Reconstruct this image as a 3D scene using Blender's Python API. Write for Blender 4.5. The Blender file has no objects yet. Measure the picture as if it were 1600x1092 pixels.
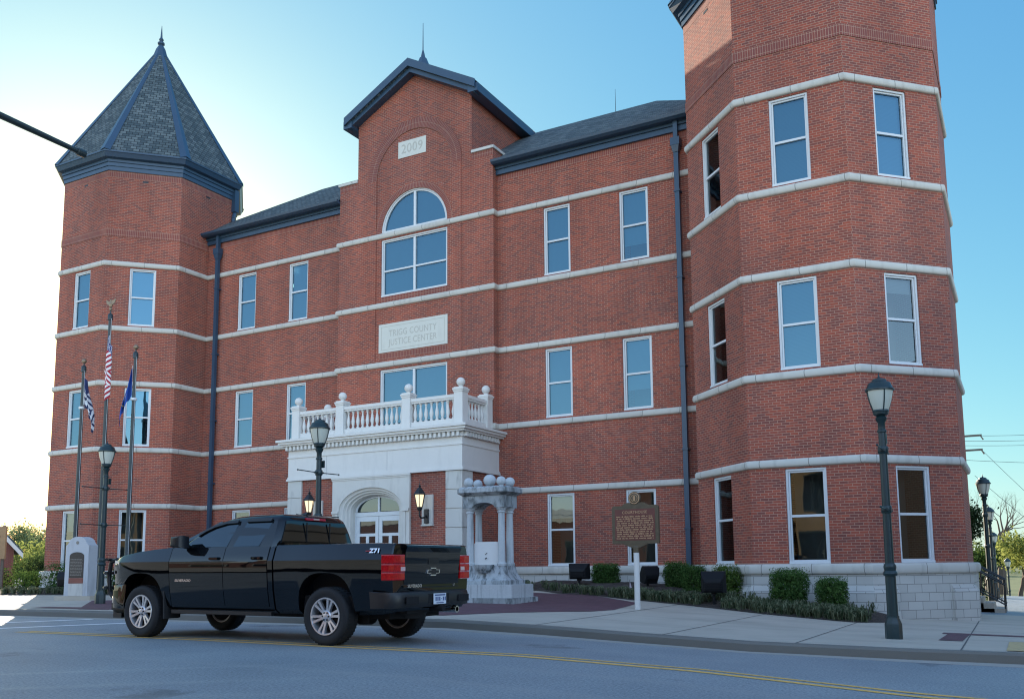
import bpy, bmesh, math, random
from math import sin, cos, pi, radians, sqrt, atan2
from mathutils import Vector, Matrix

SC = bpy.context.scene
COL = SC.collection
random.seed(7)

# ---------------------------------------------------------------- camera
cam_d = bpy.data.cameras.new('camera')
cam = bpy.data.objects.new('camera', cam_d)
COL.objects.link(cam)
SC.camera = cam
CAMP = Vector((15.4611, -26.7312, 1.5229))
FA, PIT, ROL = radians(-28.61343), radians(7.18899), radians(-0.548395)
yaw = -FA                                  # view direction, measured from +Y towards -X
R = Matrix.Rotation(yaw, 4, 'Z') @ Matrix.Rotation(pi / 2 + PIT, 4, 'X') @ Matrix.Rotation(ROL, 4, 'Z')
cam.matrix_world = Matrix.Translation(CAMP) @ R
cam_d.sensor_fit = 'HORIZONTAL'
cam_d.sensor_width = 36.0
cam_d.lens = 36.0 * 1429.227 / 1600.0
cam_d.shift_x = -(815.08 - 800.0) / 1600.0
cam_d.shift_y = (704.993 - 546.0) / 1600.0
cam_d.clip_start = 0.1
cam_d.clip_end = 3000.0

# ---------------------------------------------------------------- sky and sun
SUN_AZ, SUN_EL = radians(54.0), radians(15.2)     # azimuth from +Y towards -X
SKY_FRONT = (0.395, 0.80, 1.46)
SKY_FILL = (2.55, 2.05, 1.78)
W = bpy.data.worlds.new('World')
SC.world = W
W.use_nodes = True
wn = W.node_tree
bg = wn.nodes['Background']
sky = wn.nodes.new('ShaderNodeTexSky')
sky.sky_type = 'NISHITA'
sky.sun_disc = False
sky.sun_elevation = SUN_EL
sky.sun_rotation = -SUN_AZ
sky.altitude = 150
sky.air_density = 1.0
sky.dust_density = 0.7
sky.ozone_density = 3.0
def wmath(op, *args):
    q = wn.nodes.new('ShaderNodeMath'); q.operation = op
    for i, v in enumerate(args):
        if hasattr(v, 'is_output'): wn.links.new(v, q.inputs[i])
        else: q.inputs[i].default_value = v
    return q.outputs[0]
# deep clear blue towards the north west, brighter fill light added over the rest
sep = wn.nodes.new('ShaderNodeSeparateColor'); wn.links.new(sky.outputs[0], sep.inputs[0])
comb = wn.nodes.new('ShaderNodeCombineColor')
for i, (ga, mu) in enumerate(((0.98, SKY_FRONT[0]), (0.70, SKY_FRONT[1]), (0.32, SKY_FRONT[2]))):
    wn.links.new(wmath('MULTIPLY', wmath('POWER', sep.outputs[i], ga), mu), comb.inputs[i])
fill_mix = wn.nodes.new('ShaderNodeMix'); fill_mix.data_type = 'RGBA'; fill_mix.blend_type = 'MULTIPLY'; fill_mix.inputs[0].default_value = 1.0
wn.links.new(sky.outputs[0], fill_mix.inputs[6]); fill_mix.inputs[7].default_value = (*SKY_FILL, 1)
tc = wn.nodes.new('ShaderNodeTexCoord'); dt = wn.nodes.new('ShaderNodeVectorMath'); dt.operation = 'DOT_PRODUCT'
wn.links.new(tc.outputs['Generated'], dt.inputs[0]); dt.inputs[1].default_value = Vector((0.42, -0.88, 0.22)).normalized()
mr = wn.nodes.new('ShaderNodeMapRange'); mr.interpolation_type = 'SMOOTHSTEP'; wn.links.new(dt.outputs['Value'], mr.inputs[0])
mr.inputs[1].default_value = -0.45; mr.inputs[2].default_value = 0.55
mx = wn.nodes.new('ShaderNodeMix'); mx.data_type = 'RGBA'
wn.links.new(mr.outputs[0], mx.inputs[0]); wn.links.new(comb.outputs[0], mx.inputs[6]); wn.links.new(fill_mix.outputs[2], mx.inputs[7])
wn.links.new(mx.outputs[2], bg.inputs[0])
bg.inputs[1].default_value = 0.13
sun_d = bpy.data.lights.new('sun', 'SUN')
sun_d.energy = 5.0
sun_d.angle = radians(0.5)
sun_d.color = (1.0, 0.86, 0.68)
sun = bpy.data.objects.new('sun', sun_d)
COL.objects.link(sun)
SUN_DIR = Vector((-sin(SUN_AZ) * cos(SUN_EL), cos(SUN_AZ) * cos(SUN_EL), sin(SUN_EL)))
sun.rotation_euler = SUN_DIR.to_track_quat('Z', 'Y').to_euler()
sun.location = SUN_DIR * 60
SC.view_settings.view_transform = 'Standard'
SC.view_settings.look = 'None'
SC.view_settings.gamma = 1.0
SC.view_settings.exposure = 1.5
SC.cycles.max_bounces = 6
SC.cycles.use_denoising = True
SC.cycles.filter_width = 1.15
SC.cycles.sample_clamp_indirect = 4.0

# ---------------------------------------------------------------- helpers
class MB:
    def __init__(s):
        s.v = []; s.f = []; s.uv = {}
    def poly(s, pts, uv=None):
        i = len(s.v)
        s.v += [tuple(p) for p in pts]
        s.f.append(tuple(range(i, i + len(pts))))
        if uv: s.uv[len(s.f) - 1] = uv
    def box(s, x0, x1, y0, y1, z0, z1, M=None, skip=''):
        P = [Vector((x, y, z)) for z in (z0, z1) for y in (y0, y1) for x in (x0, x1)]
        if M: P = [M @ p for p in P]
        i = len(s.v); s.v += [tuple(p) for p in P]
        F = {'b': (0, 2, 3, 1), 't': (4, 5, 7, 6), 'f': (0, 1, 5, 4), 'k': (2, 6, 7, 3), 'l': (0, 4, 6, 2), 'r': (1, 3, 7, 5)}
        for k, q in F.items():
            if k not in skip: s.f.append(tuple(i + j for j in q))
    def tube(s, p0, p1, r0, r1=None, n=10, cap=True):
        r1 = r0 if r1 is None else r1
        p0, p1 = Vector(p0), Vector(p1); d = (p1 - p0).normalized()
        a = d.orthogonal().normalized(); b = d.cross(a)
        i = len(s.v)
        for p, r in ((p0, r0), (p1, r1)):
            for k in range(n):
                t = 2 * pi * k / n
                s.v.append(tuple(p + a * (r * cos(t)) + b * (r * sin(t))))
        for k in range(n):
            k2 = (k + 1) % n
            s.f.append((i + k, i + k2, i + n + k2, i + n + k))
        if cap:
            s.f.append(tuple(i + k for k in reversed(range(n))))
            s.f.append(tuple(i + n + k for k in range(n)))
    def path(s, pts, r, n=8):
        for a, b in zip(pts[:-1], pts[1:]): s.tube(a, b, r, r, n)
    def lathe(s, prof, c=(0, 0, 0), n=16, rot=0.0, M=None, cap=True):
        i = len(s.v)
        for r, z in prof:
            for k in range(n):
                t = rot + 2 * pi * k / n
                p = Vector((c[0] + r * cos(t), c[1] + r * sin(t), c[2] + z))
                s.v.append(tuple(M @ p if M else p))
        for j in range(len(prof) - 1):
            for k in range(n):
                k2 = (k + 1) % n
                s.f.append((i + j * n + k, i + j * n + k2, i + (j + 1) * n + k2, i + (j + 1) * n + k))
        if cap:
            s.f.append(tuple(i + k for k in reversed(range(n))))
            s.f.append(tuple(i + (len(prof) - 1) * n + k for k in range(n)))
    def ball(s, c, r, n=16, m=9):
        s.lathe([(max(1e-4, r * sin(pi * k / m)), -r * cos(pi * k / m)) for k in range(m + 1)], c, n)
    def loft(s, rings, cap=True):
        n = len(rings[0]); i = len(s.v)
        for rg in rings: s.v += [tuple(p) for p in rg]
        for j in range(len(rings) - 1):
            for k in range(n):
                k2 = (k + 1) % n
                s.f.append((i + j * n + k, i + j * n + k2, i + (j + 1) * n + k2, i + (j + 1) * n + k))
        if cap:
            s.f.append(tuple(i + k for k in reversed(range(n))))
            s.f.append(tuple(i + (len(rings) - 1) * n + k for k in range(n)))
    def prism(s, pts, d):
        """planar polygon extruded by vector d"""
        d = Vector(d); P = [Vector(p) for p in pts]
        s.loft([P, [p + d for p in P]])
    def build(s, name, mat, parent=None, smooth=None, loc=None, fix=False):
        me = bpy.data.meshes.new(name)
        me.from_pydata(s.v, [], s.f)
        uvl = me.uv_layers.new(name='UVMap').data
        for k, p in enumerate(me.polygons):
            ex = s.uv.get(k)
            if ex:
                for li, u in zip(p.loop_indices, ex): uvl[li].uv = u
            else:
                n = p.normal
                t = Vector((-n.y, n.x, 0))
                if t.length < 0.05: t = Vector((1, 0, 0)); b_ = Vector((0, 1, 0))
                else:
                    t.normalize(); b_ = n.cross(t)
                for li in p.loop_indices:
                    co = me.vertices[me.loops[li].vertex_index].co
                    uvl[li].uv = (co.dot(t), co.dot(b_))
        if smooth is not None:
            for p in me.polygons: p.use_smooth = True
            try: me.set_sharp_from_angle(angle=radians(smooth))
            except Exception: pass
        me.materials.append(mat)
        o = bpy.data.objects.new(name, me)
        COL.objects.link(o)
        if parent: o.parent = parent
        if loc: o.location = loc
        return o

def weld(o, dist=1e-4):
    b = bmesh.new(); b.from_mesh(o.data)
    bmesh.ops.remove_doubles(b, verts=b.verts[:], dist=dist)
    bmesh.ops.recalc_face_normals(b, faces=b.faces[:])
    b.to_mesh(o.data); b.free()

def empty(name, loc=(0, 0, 0), rz=0.0):
    o = bpy.data.objects.new(name, None)
    o.empty_display_size = 0.2
    o.location = loc; o.rotation_euler = (0, 0, rz)
    COL.objects.link(o)
    return o

def tag(o, label=None, cat=None, group=None, kind=None):
    if label: o['label'] = label
    if cat: o['category'] = cat
    if group: o['group'] = group
    if kind: o['kind'] = kind
    return o

def thing(name, label, cat, loc=(0, 0, 0), rz=0.0, group=None):
    return tag(empty(name, loc, rz), label, cat, group)

def copy_tree(o, parent=None):
    c = o.copy(); COL.objects.link(c)
    if parent: c.parent = parent
    for ch in list(o.children): copy_tree(ch, c)
    return c

def text_obj(txt, size, name, mat, parent, M, ext=0.004, align='CENTER', sx=1.0, bold=0.0):
    cu = bpy.data.curves.new(name, 'FONT')
    cu.body = txt; cu.size = size; cu.extrude = ext; cu.align_x = align; cu.align_y = 'CENTER'
    cu.space_character = 1.05; cu.offset = bold; cu.resolution_u = 3
    t = bpy.data.objects.new('tmp_text', cu); COL.objects.link(t)
    dg = bpy.context.evaluated_depsgraph_get()
    me = bpy.data.meshes.new_from_object(t.evaluated_get(dg))
    bpy.data.objects.remove(t); bpy.data.curves.remove(cu)
    for v in me.vertices:
        v.co.x *= sx
        v.co = M @ v.co
    me.name = name
    me.materials.clear(); me.materials.append(mat)
    o = bpy.data.objects.new(name, me); COL.objects.link(o)
    if parent: o.parent = parent
    return o

def frame_M(o, u, n):
    """local x -> u, local y -> up, local z -> n (outward)"""
    u, n = Vector(u).normalized(), Vector(n).normalized(); w = n.cross(u)
    return Matrix(((u.x, w.x, n.x, o[0]), (u.y, w.y, n.y, o[1]), (u.z, w.z, n.z, o[2]), (0, 0, 0, 1)))

# ---------------------------------------------------------------- materials
class NT:
    def __init__(s, name):
        s.m = bpy.data.materials.new(name); s.m.use_nodes = True
        s.t = s.m.node_tree; s.b = s.t.nodes['Principled BSDF']
    def n(s, typ, **kw):
        nd = s.t.nodes.new(typ)
        for k, v in kw.items():
            if k in nd.inputs: nd.inputs[k].default_value = v
            else: setattr(nd, k, v)
        return nd
    def l(s, a, b): s.t.links.new(a, b)
    def ramp(s, fac, stops):
        r = s.n('ShaderNodeValToRGB'); e = r.color_ramp.elements
        while len(e) < len(stops): e.new(0.5)
        for q, (p, c) in zip(e, stops):
            q.position = p; q.color = (*c, 1) if len(c) == 3 else c
        s.l(fac, r.inputs[0]); return r.outputs[0]
    def mix(s, a, b, fac, mode='MIX'):
        m = s.n('ShaderNodeMix', data_type='RGBA', blend_type=mode)
        for sock, val in ((m.inputs[6], a), (m.inputs[7], b), (m.inputs[0], fac)):
            if hasattr(val, 'is_output'): s.l(val, sock)
            elif isinstance(val, (int, float)): sock.default_value = val
            else: sock.default_value = (*val, 1)
        return m.outputs[2]
    def uv(s): return s.n('ShaderNodeUVMap').outputs[0]
    def obj(s): return s.n('ShaderNodeTexCoord').outputs['Object']
    def noise(s, vec, scale, detail=4, rough=0.55):
        q = s.n('ShaderNodeTexNoise', Scale=scale, Detail=detail, Roughness=rough); s.l(vec, q.inputs['Vector']); return q.outputs['Fac']
    def mapping(s, vec, scale=(1, 1, 1), loc=(0, 0, 0), rot=(0, 0, 0)):
        q = s.n('ShaderNodeMapping'); q.inputs['Scale'].default_value = scale; q.inputs['Location'].default_value = loc; q.inputs['Rotation'].default_value = rot
        s.l(vec, q.inputs['Vector']); return q.outputs[0]
    def bump(s, h, strength=0.3, dist=0.01):
        b = s.n('ShaderNodeBump', Strength=strength, Distance=dist); s.l(h, b.inputs['Height']); s.l(b.outputs[0], s.b.inputs['Normal'])
    def base(s, c):
        if hasattr(c, 'is_output'): s.l(c, s.b.inputs['Base Color'])
        else: s.b.inputs['Base Color'].default_value = (*c, 1)
    def set(s, **kw):
        for k, v in kw.items(): s.b.inputs[k.replace('_', ' ')].default_value = v

def plain(name, col, rough=0.5, metal=0.0, noise=0.0, scale=6.0, ior=None, coat=0.0):
    k = NT(name)
    if noise:
        f = k.noise(k.obj(), scale)
        k.base(k.mix(tuple(c * (1 - noise) for c in col), tuple(min(1, c * (1 + noise)) for c in col), f))
    else: k.base(col)
    k.set(Roughness=rough, Metallic=metal)
    if ior: k.set(IOR=ior)
    if coat: k.set(Coat_Weight=coat, Coat_Roughness=0.03)
    return k.m

def brick_mat(name, soldier=False, c1=(0.395, 0.093, 0.054), c2=(0.140, 0.045, 0.037), mortar=(0.470, 0.290, 0.215)):
    k = NT(name)
    u = k.uv()
    if soldier: u = k.mapping(u, rot=(0, 0, pi / 2))
    b = k.n('ShaderNodeTexBrick', Scale=1.0)
    b.inputs['Brick Width'].default_value = 0.2035; b.inputs['Row Height'].default_value = 0.06775
    b.inputs['Mortar Size'].default_value = 0.0068; b.inputs['Mortar Smooth'].default_value = 0.3; b.inputs['Bias'].default_value = 0.0
    b.offset = 0.0 if soldier else 0.5
    k.l(u, b.inputs['Vector'])
    big = k.noise(k.obj(), 0.5, 4); fine = k.noise(k.obj(), 9.0, 3)
    col1 = k.mix(c1, tuple(x * 0.72 for x in c1), fine)
    col2 = k.mix(c2, tuple(x * 1.5 for x in c2), big)
    k.l(col1, b.inputs['Color1']); k.l(col2, b.inputs['Color2'])
    mf = k.noise(k.obj(), 1.3, 4)
    mcol = k.mix(mortar, tuple(x * 0.72 for x in mortar), mf); k.l(mcol, b.inputs['Mortar'])
    st = k.noise(k.mapping(k.obj(), (0.9, 0.9, 0.25)), 0.8, 5)
    c = k.mix(b.outputs['Color'], (0.72, 0.69, 0.69), k.ramp(st, [(0.35, (0, 0, 0)), (0.75, (1, 1, 1))]), 'MULTIPLY')
    wh = k.noise(k.mapping(k.obj(), (1.0, 1.0, 1.7)), 1.9, 6, 0.7)
    c = k.mix(c, (0.52, 0.42, 0.37), k.ramp(wh, [(0.66, (0, 0, 0)), (0.80, (0.35, 0.35, 0.35))]))
    ba = k.noise(k.obj(), 0.16, 2)
    c = k.mix(c, (1.22, 1.12, 1.05), k.ramp(ba, [(0.42, (0, 0, 0)), (0.60, (1, 1, 1))]), 'MULTIPLY')
    k.base(c); k.set(Roughness=0.85)
    inv = k.n('ShaderNodeMath', operation='SUBTRACT'); inv.inputs[0].default_value = 1.0; k.l(b.outputs['Fac'], inv.inputs[1])
    k.bump(inv.outputs[0], 0.6, 0.006)
    return k.m

def stone_mat(name, col=(0.54, 0.53, 0.49), joint=None, stain=0.35, rough=0.8):
    k = NT(name)
    f = k.noise(k.obj(), 2.2, 6); g = k.noise(k.mapping(k.obj(), (3, 3, 0.8)), 1.4, 5)
    c = k.mix(tuple(x * 0.93 for x in col), tuple(min(1, x * 1.05) for x in col), f)
    c = k.mix(c, tuple(x * (1 - stain) for x in col), k.ramp(g, [(0.52, (0, 0, 0)), (0.74, (1, 1, 1))]))
    if joint:
        b = k.n('ShaderNodeTexBrick', Scale=1.0)
        b.inputs['Brick Width'].default_value = joint[0]; b.inputs['Row Height'].default_value = joint[1]
        b.inputs['Mortar Size'].default_value = joint[2]; b.offset = 0.5
        b.inputs['Color1'].default_value = (1, 1, 1, 1); b.inputs['Color2'].default_value = (0.86, 0.86, 0.86, 1); b.inputs['Mortar'].default_value = (0.40, 0.40, 0.40, 1)
        k.l(k.uv(), b.inputs['Vector'])
        c = k.mix(c, b.outputs['Color'], 1.0, 'MULTIPLY')
    k.base(c); k.set(Roughness=rough)
    k.bump(k.noise(k.obj(), 40, 4), 0.12, 0.01)
    return k.m

def shingle_mat(name):
    k = NT(name)
    b = k.n('ShaderNodeTexBrick', Scale=1.0)
    b.inputs['Brick Width'].default_value = 0.24; b.inputs['Row Height'].default_value = 0.155; b.inputs['Mortar Size'].default_value = 0.014
    b.inputs['Mortar Smooth'].default_value = 0.3; b.inputs['Bias'].default_value = -0.15
    b.inputs['Color1'].default_value = (0.058, 0.082, 0.095, 1); b.inputs['Color2'].default_value = (0.165, 0.192, 0.198, 1); b.inputs['Mortar'].default_value = (0.016, 0.022, 0.028, 1)
    k.l(k.uv(), b.inputs['Vector'])
    f = k.noise(k.obj(), 1.2, 5)
    k.base(k.mix(b.outputs['Color'], (0.62, 0.70, 0.68), f, 'MULTIPLY')); k.set(Roughness=0.9)
    inv = k.n('ShaderNodeMath', operation='SUBTRACT'); inv.inputs[0].default_value = 1.0; k.l(b.outputs['Fac'], inv.inputs[1])
    k.bump(inv.outputs[0], 0.8, 0.015)
    return k.m

def glass_mat(name, base, ior=2.0, wav=0.02, rough=0.02, tint=(1, 1, 1)):
    k = NT(name)
    k.b.inputs['Specular Tint'].default_value = (*tint, 1)
    k.base(k.mix(base, tuple(x * 0.75 for x in base), k.noise(k.obj(), 0.7, 2))); k.set(Roughness=rough, IOR=ior)
    k.bump(k.noise(k.mapping(k.obj(), (1, 1, 0.6)), 1.1, 2), wav, 0.2)
    return k.m

def pane_mat(name, tint, through, ior=1.9, wav=0.015):
    """coated window glass: mirror by Fresnel, otherwise tinted see-through"""
    k = NT(name); k.t.nodes.remove(k.b)
    tr = k.n('ShaderNodeBsdfTransparent'); tr.inputs[0].default_value = (*through, 1)
    gl = k.n('ShaderNodeBsdfGlossy'); gl.inputs[0].default_value = (*tint, 1); gl.inputs['Roughness'].default_value = 0.015
    fr = k.n('ShaderNodeFresnel'); fr.inputs[0].default_value = ior
    bp_ = k.n('ShaderNodeBump', Strength=wav, Distance=0.2); k.l(k.noise(k.mapping(k.obj(), (1, 1, 0.5)), 1.3, 2), bp_.inputs['Height'])
    k.l(bp_.outputs[0], gl.inputs['Normal']); k.l(bp_.outputs[0], fr.inputs['Normal'])
    m = k.n('ShaderNodeMixShader'); k.l(fr.outputs[0], m.inputs[0]); k.l(tr.outputs[0], m.inputs[1]); k.l(gl.outputs[0], m.inputs[2])
    k.l(m.outputs[0], k.t.nodes['Material Output'].inputs[0])
    return k.m

def leaf_mat(name, c1, c2, trans=0.25):
    k = NT(name)
    g = k.n('ShaderNodeNewGeometry')
    c = k.mix(c1, c2, g.outputs['Random Per Island'])
    k.base(c); k.set(Roughness=0.6)
    k.t.nodes.remove(k.b)
    d = k.n('ShaderNodeBsdfDiffuse'); t = k.n('ShaderNodeBsdfTranslucent'); m = k.n('ShaderNodeMixShader'); m.inputs[0].default_value = trans
    k.l(c, d.inputs[0]); k.l(c, t.inputs[0]); k.l(d.outputs[0], m.inputs[1]); k.l(t.outputs[0], m.inputs[2])
    k.l(m.outputs[0], k.t.nodes['Material Output'].inputs[0])
    return k.m

def asphalt_mat(name):
    k = NT(name); u = k.uv()
    a = k.noise(u, 34, 5, 0.8); b = k.noise(u, 0.55, 5); t = k.noise(k.mapping(u, (0.05, 1.1, 1)), 1.6, 4)
    c = k.mix((0.115, 0.140, 0.152), (0.44, 0.495, 0.52), k.ramp(a, [(0.33, (0, 0, 0)), (0.72, (1, 1, 1))]))
    c = k.mix(c, (0.70, 0.72, 0.74), k.ramp(b, [(0.3, (0, 0, 0)), (0.8, (1, 1, 1))]), 'MULTIPLY')
    c = k.mix(c, (0.30, 0.31, 0.31), k.ramp(t, [(0.50, (0, 0, 0)), (0.78, (0.5, 0.5, 0.5))]))
    c = k.mix(c, (0.06, 0.065, 0.07), k.ramp(k.noise(k.mapping(u, (0.5, 0.5, 1), (7, 3, 0)), 1.0, 6, 0.6), [(0.62, (0, 0, 0)), (0.68, (0.55, 0.55, 0.55))]))
    # pale parallel bands set diagonally across the road, fading along their length
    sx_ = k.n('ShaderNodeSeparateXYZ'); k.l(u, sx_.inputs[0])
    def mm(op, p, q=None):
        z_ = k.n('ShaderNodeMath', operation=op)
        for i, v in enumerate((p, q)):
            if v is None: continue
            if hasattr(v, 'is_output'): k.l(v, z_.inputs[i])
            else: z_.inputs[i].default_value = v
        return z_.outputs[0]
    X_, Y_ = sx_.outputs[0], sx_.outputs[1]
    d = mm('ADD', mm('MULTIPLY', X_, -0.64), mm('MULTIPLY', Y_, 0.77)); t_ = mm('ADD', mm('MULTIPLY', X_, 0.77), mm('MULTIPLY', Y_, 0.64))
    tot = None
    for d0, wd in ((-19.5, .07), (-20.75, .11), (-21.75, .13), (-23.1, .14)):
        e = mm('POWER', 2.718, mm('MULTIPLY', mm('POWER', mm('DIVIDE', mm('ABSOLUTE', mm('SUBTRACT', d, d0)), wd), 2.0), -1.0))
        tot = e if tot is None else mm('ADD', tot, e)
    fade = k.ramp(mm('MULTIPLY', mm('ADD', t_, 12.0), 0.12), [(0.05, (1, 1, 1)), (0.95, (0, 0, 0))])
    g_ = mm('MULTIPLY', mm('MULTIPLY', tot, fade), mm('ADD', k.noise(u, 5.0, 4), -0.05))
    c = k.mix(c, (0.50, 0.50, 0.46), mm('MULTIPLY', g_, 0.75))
    k.base(c); k.set(Roughness=0.62)
    k.bump(k.noise(u, 120, 3, 0.7), 0.5, 0.01)
    return k.m

def concrete_mat(name, col=(0.50, 0.45, 0.37), joint=None):
    k = NT(name); u = k.uv()
    a = k.noise(u, 1.1, 6); b = k.noise(u, 60, 3); s_ = k.noise(k.mapping(u, (0.25, 1.2, 1)), 1.0, 5)
    c = k.mix(tuple(x * 0.80 for x in col), tuple(x * 1.12 for x in col), a)
    c = k.mix(c, (0.82, 0.82, 0.82), b, 'MULTIPLY')
    c = k.mix(c, tuple(x * 0.60 for x in col), k.ramp(s_, [(0.52, (0, 0, 0)), (0.78, (0.8, 0.8, 0.8))]))
    k.base(c); k.set(Roughness=0.85); k.bump(b, 0.15, 0.01)
    return k.m

M = {}
M['brick'] = brick_mat('brick_wall')
M['soldier'] = brick_mat('brick_soldier', True, c1=(0.27, 0.075, 0.055), c2=(0.16, 0.05, 0.045))
M['stone'] = stone_mat('limestone')
M['band'] = stone_mat('limestone_band', joint=(1.22, 50.0, 0.010), col=(0.55, 0.53, 0.475), stain=0.22)
M['block'] = stone_mat('limestone_block', joint=(0.41, 0.205, 0.007), stain=0.06)
M['white'] = stone_mat('white_portico_paint', (0.66, 0.645, 0.61), stain=0.07, rough=0.65)
M['frame'] = plain('window_frame_paint', (0.62, 0.64, 0.65), 0.45, noise=0.03)
M['fascia'] = plain('slate_blue_fascia', (0.026, 0.060, 0.105), 0.36, noise=0.15, scale=2)
M['shingle'] = shingle_mat('slate_shingle')
M['glass'] = pane_mat('coated_window_glass', (0.45, 0.80, 1.0), (0.34, 0.60, 0.74), 2.2)
M['pane'] = pane_mat('clear_window_glass', (0.80, 0.95, 1.0), (0.55, 0.62, 0.64), 1.85, 0.02)
_b = NT('window_blind'); _w = _b.n('ShaderNodeTexWave', Scale=9.0); _w.bands_direction = 'Z'; _b.l(_b.obj(), _w.inputs['Vector']); _b.base(_b.mix((0.36, 0.39, 0.41), (0.40, 0.43, 0.45), _w.outputs['Fac'])); _b.set(Roughness=0.8); M['blind'] = _b.m
M['room'] = plain('room_wall', (0.16, 0.15, 0.135), 0.9, noise=0.3, scale=0.8)
M['glass_dark'] = glass_mat('window_glass_dark', (0.006, 0.010, 0.014), 1.9, 0.018, tint=(0.75, 0.92, 1.0))
M['lamp_metal'] = plain('lamp_post_paint', (0.007, 0.026, 0.030), 0.38, noise=0.2)
M['black'] = plain('black_metal', (0.008, 0.009, 0.011), 0.4)
M['lamp_glass'] = plain('lamp_frosted_glass', (0.55, 0.56, 0.47), 0.25, ior=1.5)
M['concrete'] = concrete_mat('pavement_concrete')
M['kerb'] = concrete_mat('kerb_concrete', (0.18, 0.175, 0.155))
M['gutter'] = concrete_mat('gutter_concrete', (0.40, 0.38, 0.34))
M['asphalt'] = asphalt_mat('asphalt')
M['chrome'] = plain('chrome', (0.75, 0.76, 0.78), 0.12, 1.0)
M['alloy'] = plain('wheel_alloy', (0.60, 0.61, 0.63), 0.30, 0.75)
M['gold'] = plain('gilded_metal', (0.26, 0.19, 0.13), 0.45, 0.6)

# ================================================================ courthouse
ZB = [1.40, 4.045, 6.273, 8.931, 11.169, 13.847]       # centres of the six string courses
WIN_Z = [(1.53, 3.90), (6.42, 8.77), (11.31, 13.70)]
house = thing('courthouse', 'three storey red brick courthouse with two octagonal corner towers and slate roofs', 'courthouse')

def wall(mb, P0, u, n, L, z0, z1, holes=(), dep=0.13):
    """vertical wall rectangle from P0 along u with rectangular holes (u0,u1,z0,z1) and their reveals"""
    u = Vector(u); n = Vector(n); P0 = Vector(P0)
    us = sorted({0.0, L, *[h[0] for h in holes], *[h[1] for h in holes]})
    zs = sorted({z0, z1, *[h[2] for h in holes], *[h[3] for h in holes]})
    pt = lambda a, z, d=0.0: P0 + u * a - n * d + Vector((0, 0, z))
    for a, b in zip(us[:-1], us[1:]):
        for c, d in zip(zs[:-1], zs[1:]):
            m = ((a + b) / 2, (c + d) / 2)
            if any(h[0] < m[0] < h[1] and h[2] < m[1] < h[3] for h in holes): continue
            mb.poly([pt(a, c), pt(b, c), pt(b, d), pt(a, d)])
    for h in holes:
        a, b, c, d = h
        for q in (((a, c), (a, d)), ((b, d), (b, c)), ((a, d), (b, d)), ((b, c), (a, c))):
            (a0, c0), (a1, c1) = q
            mb.poly([pt(a0, c0), pt(a1, c1), pt(a1, c1, dep), pt(a0, c0, dep)])

WR = random.Random(19)
def window(P0, u, n, a, b, z0, z1, glass, mull=0, rails=(0.5,), name='window'):
    Mx = frame_M(Vector(P0) + Vector(u) * ((a + b) / 2), u, n)
    w = (b - a) / 2; f = MB()
    def bar(x0, x1, y0, y1, d0, d1): f.box(x0, x1, y0, y1, -d0, -d1, Mx)
    g = 0.004
    for t, d0, d1, o in ((0.055, 0.035, 0.14, 0.0), (0.045, 0.075, 0.14, 0.055)):
        bar(-w + o + g, -w + o + t, z0 + o + g, z1 - o - g, d0, d1); bar(w - o - t, w - o - g, z0 + o + g, z1 - o - g, d0, d1)
        bar(-w + o + t, w - o - t, z1 - o - t, z1 - o - g, d0, d1); bar(-w + o + t, w - o - t, z0 + o + g, z0 + o + t, d0, d1)
    bar(-w - 0.005 + 0.012, w - 0.007, z0 + g * 2, z0 + 0.06, 0.005, 0.036)                # sill nose
    i = 0.10
    for r in rails:
        zc = z0 + (z1 - z0) * r
        bar(-w + i, w - i, zc - 0.03, zc + 0.03, 0.066, 0.14)
    for m in range(mull):
        xc = -w + (m + 1) * 2 * w / (mull + 1)
        bar(xc - 0.045, xc + 0.045, z0 + i, z1 - i, 0.062, 0.14)
    o = f.build(name, M['frame'], house)
    p = MB()
    p.poly([Mx @ Vector(q) for q in ((-w + .06, z0 + .06, -.118), (w - .06, z0 + .06, -.118), (w - .06, z1 - .06, -.118), (-w + .06, z1 - .06, -.118))])
    p.build('pane', M['glass' if glass == 'glass' else 'pane'], o)
    rr = WR.random()
    drop = (1.0 if rr < .72 else WR.uniform(.35, .8)) if glass == 'glass' else (0.0 if rr < .5 else WR.uniform(.12, .4))
    if drop > 0:
        bl = MB(); zb = z1 - 0.07 - (z1 - z0 - .14) * drop
        bl.box(-w + .07, w - .07, zb, z1 - .07, -.23, -.215, Mx); bl.build('blind', M['blind'], o)
    rm = MB(); rm.box(-w + .02, w - .02, z0 + .02, z1 - .02, -.95, -.93, Mx); rm.build('room_wall', M['room'], o)
    return o

s8 = 3.03 * 0.948
RN = s8 / 2 / sin(pi / 8)               # radius at the nose of the bands
RW = RN - 0.08                          # radius of the brick wall
TY = -0.066
TX = {'left': -17.7276, 'right': 10.8167}
def octv(cx, k, r=RW):
    t = radians(22.5 + 45 * k); return Vector((cx + r * cos(t), TY + r * sin(t), 0))
TOPZ = 17.78

brick = MB()
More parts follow.
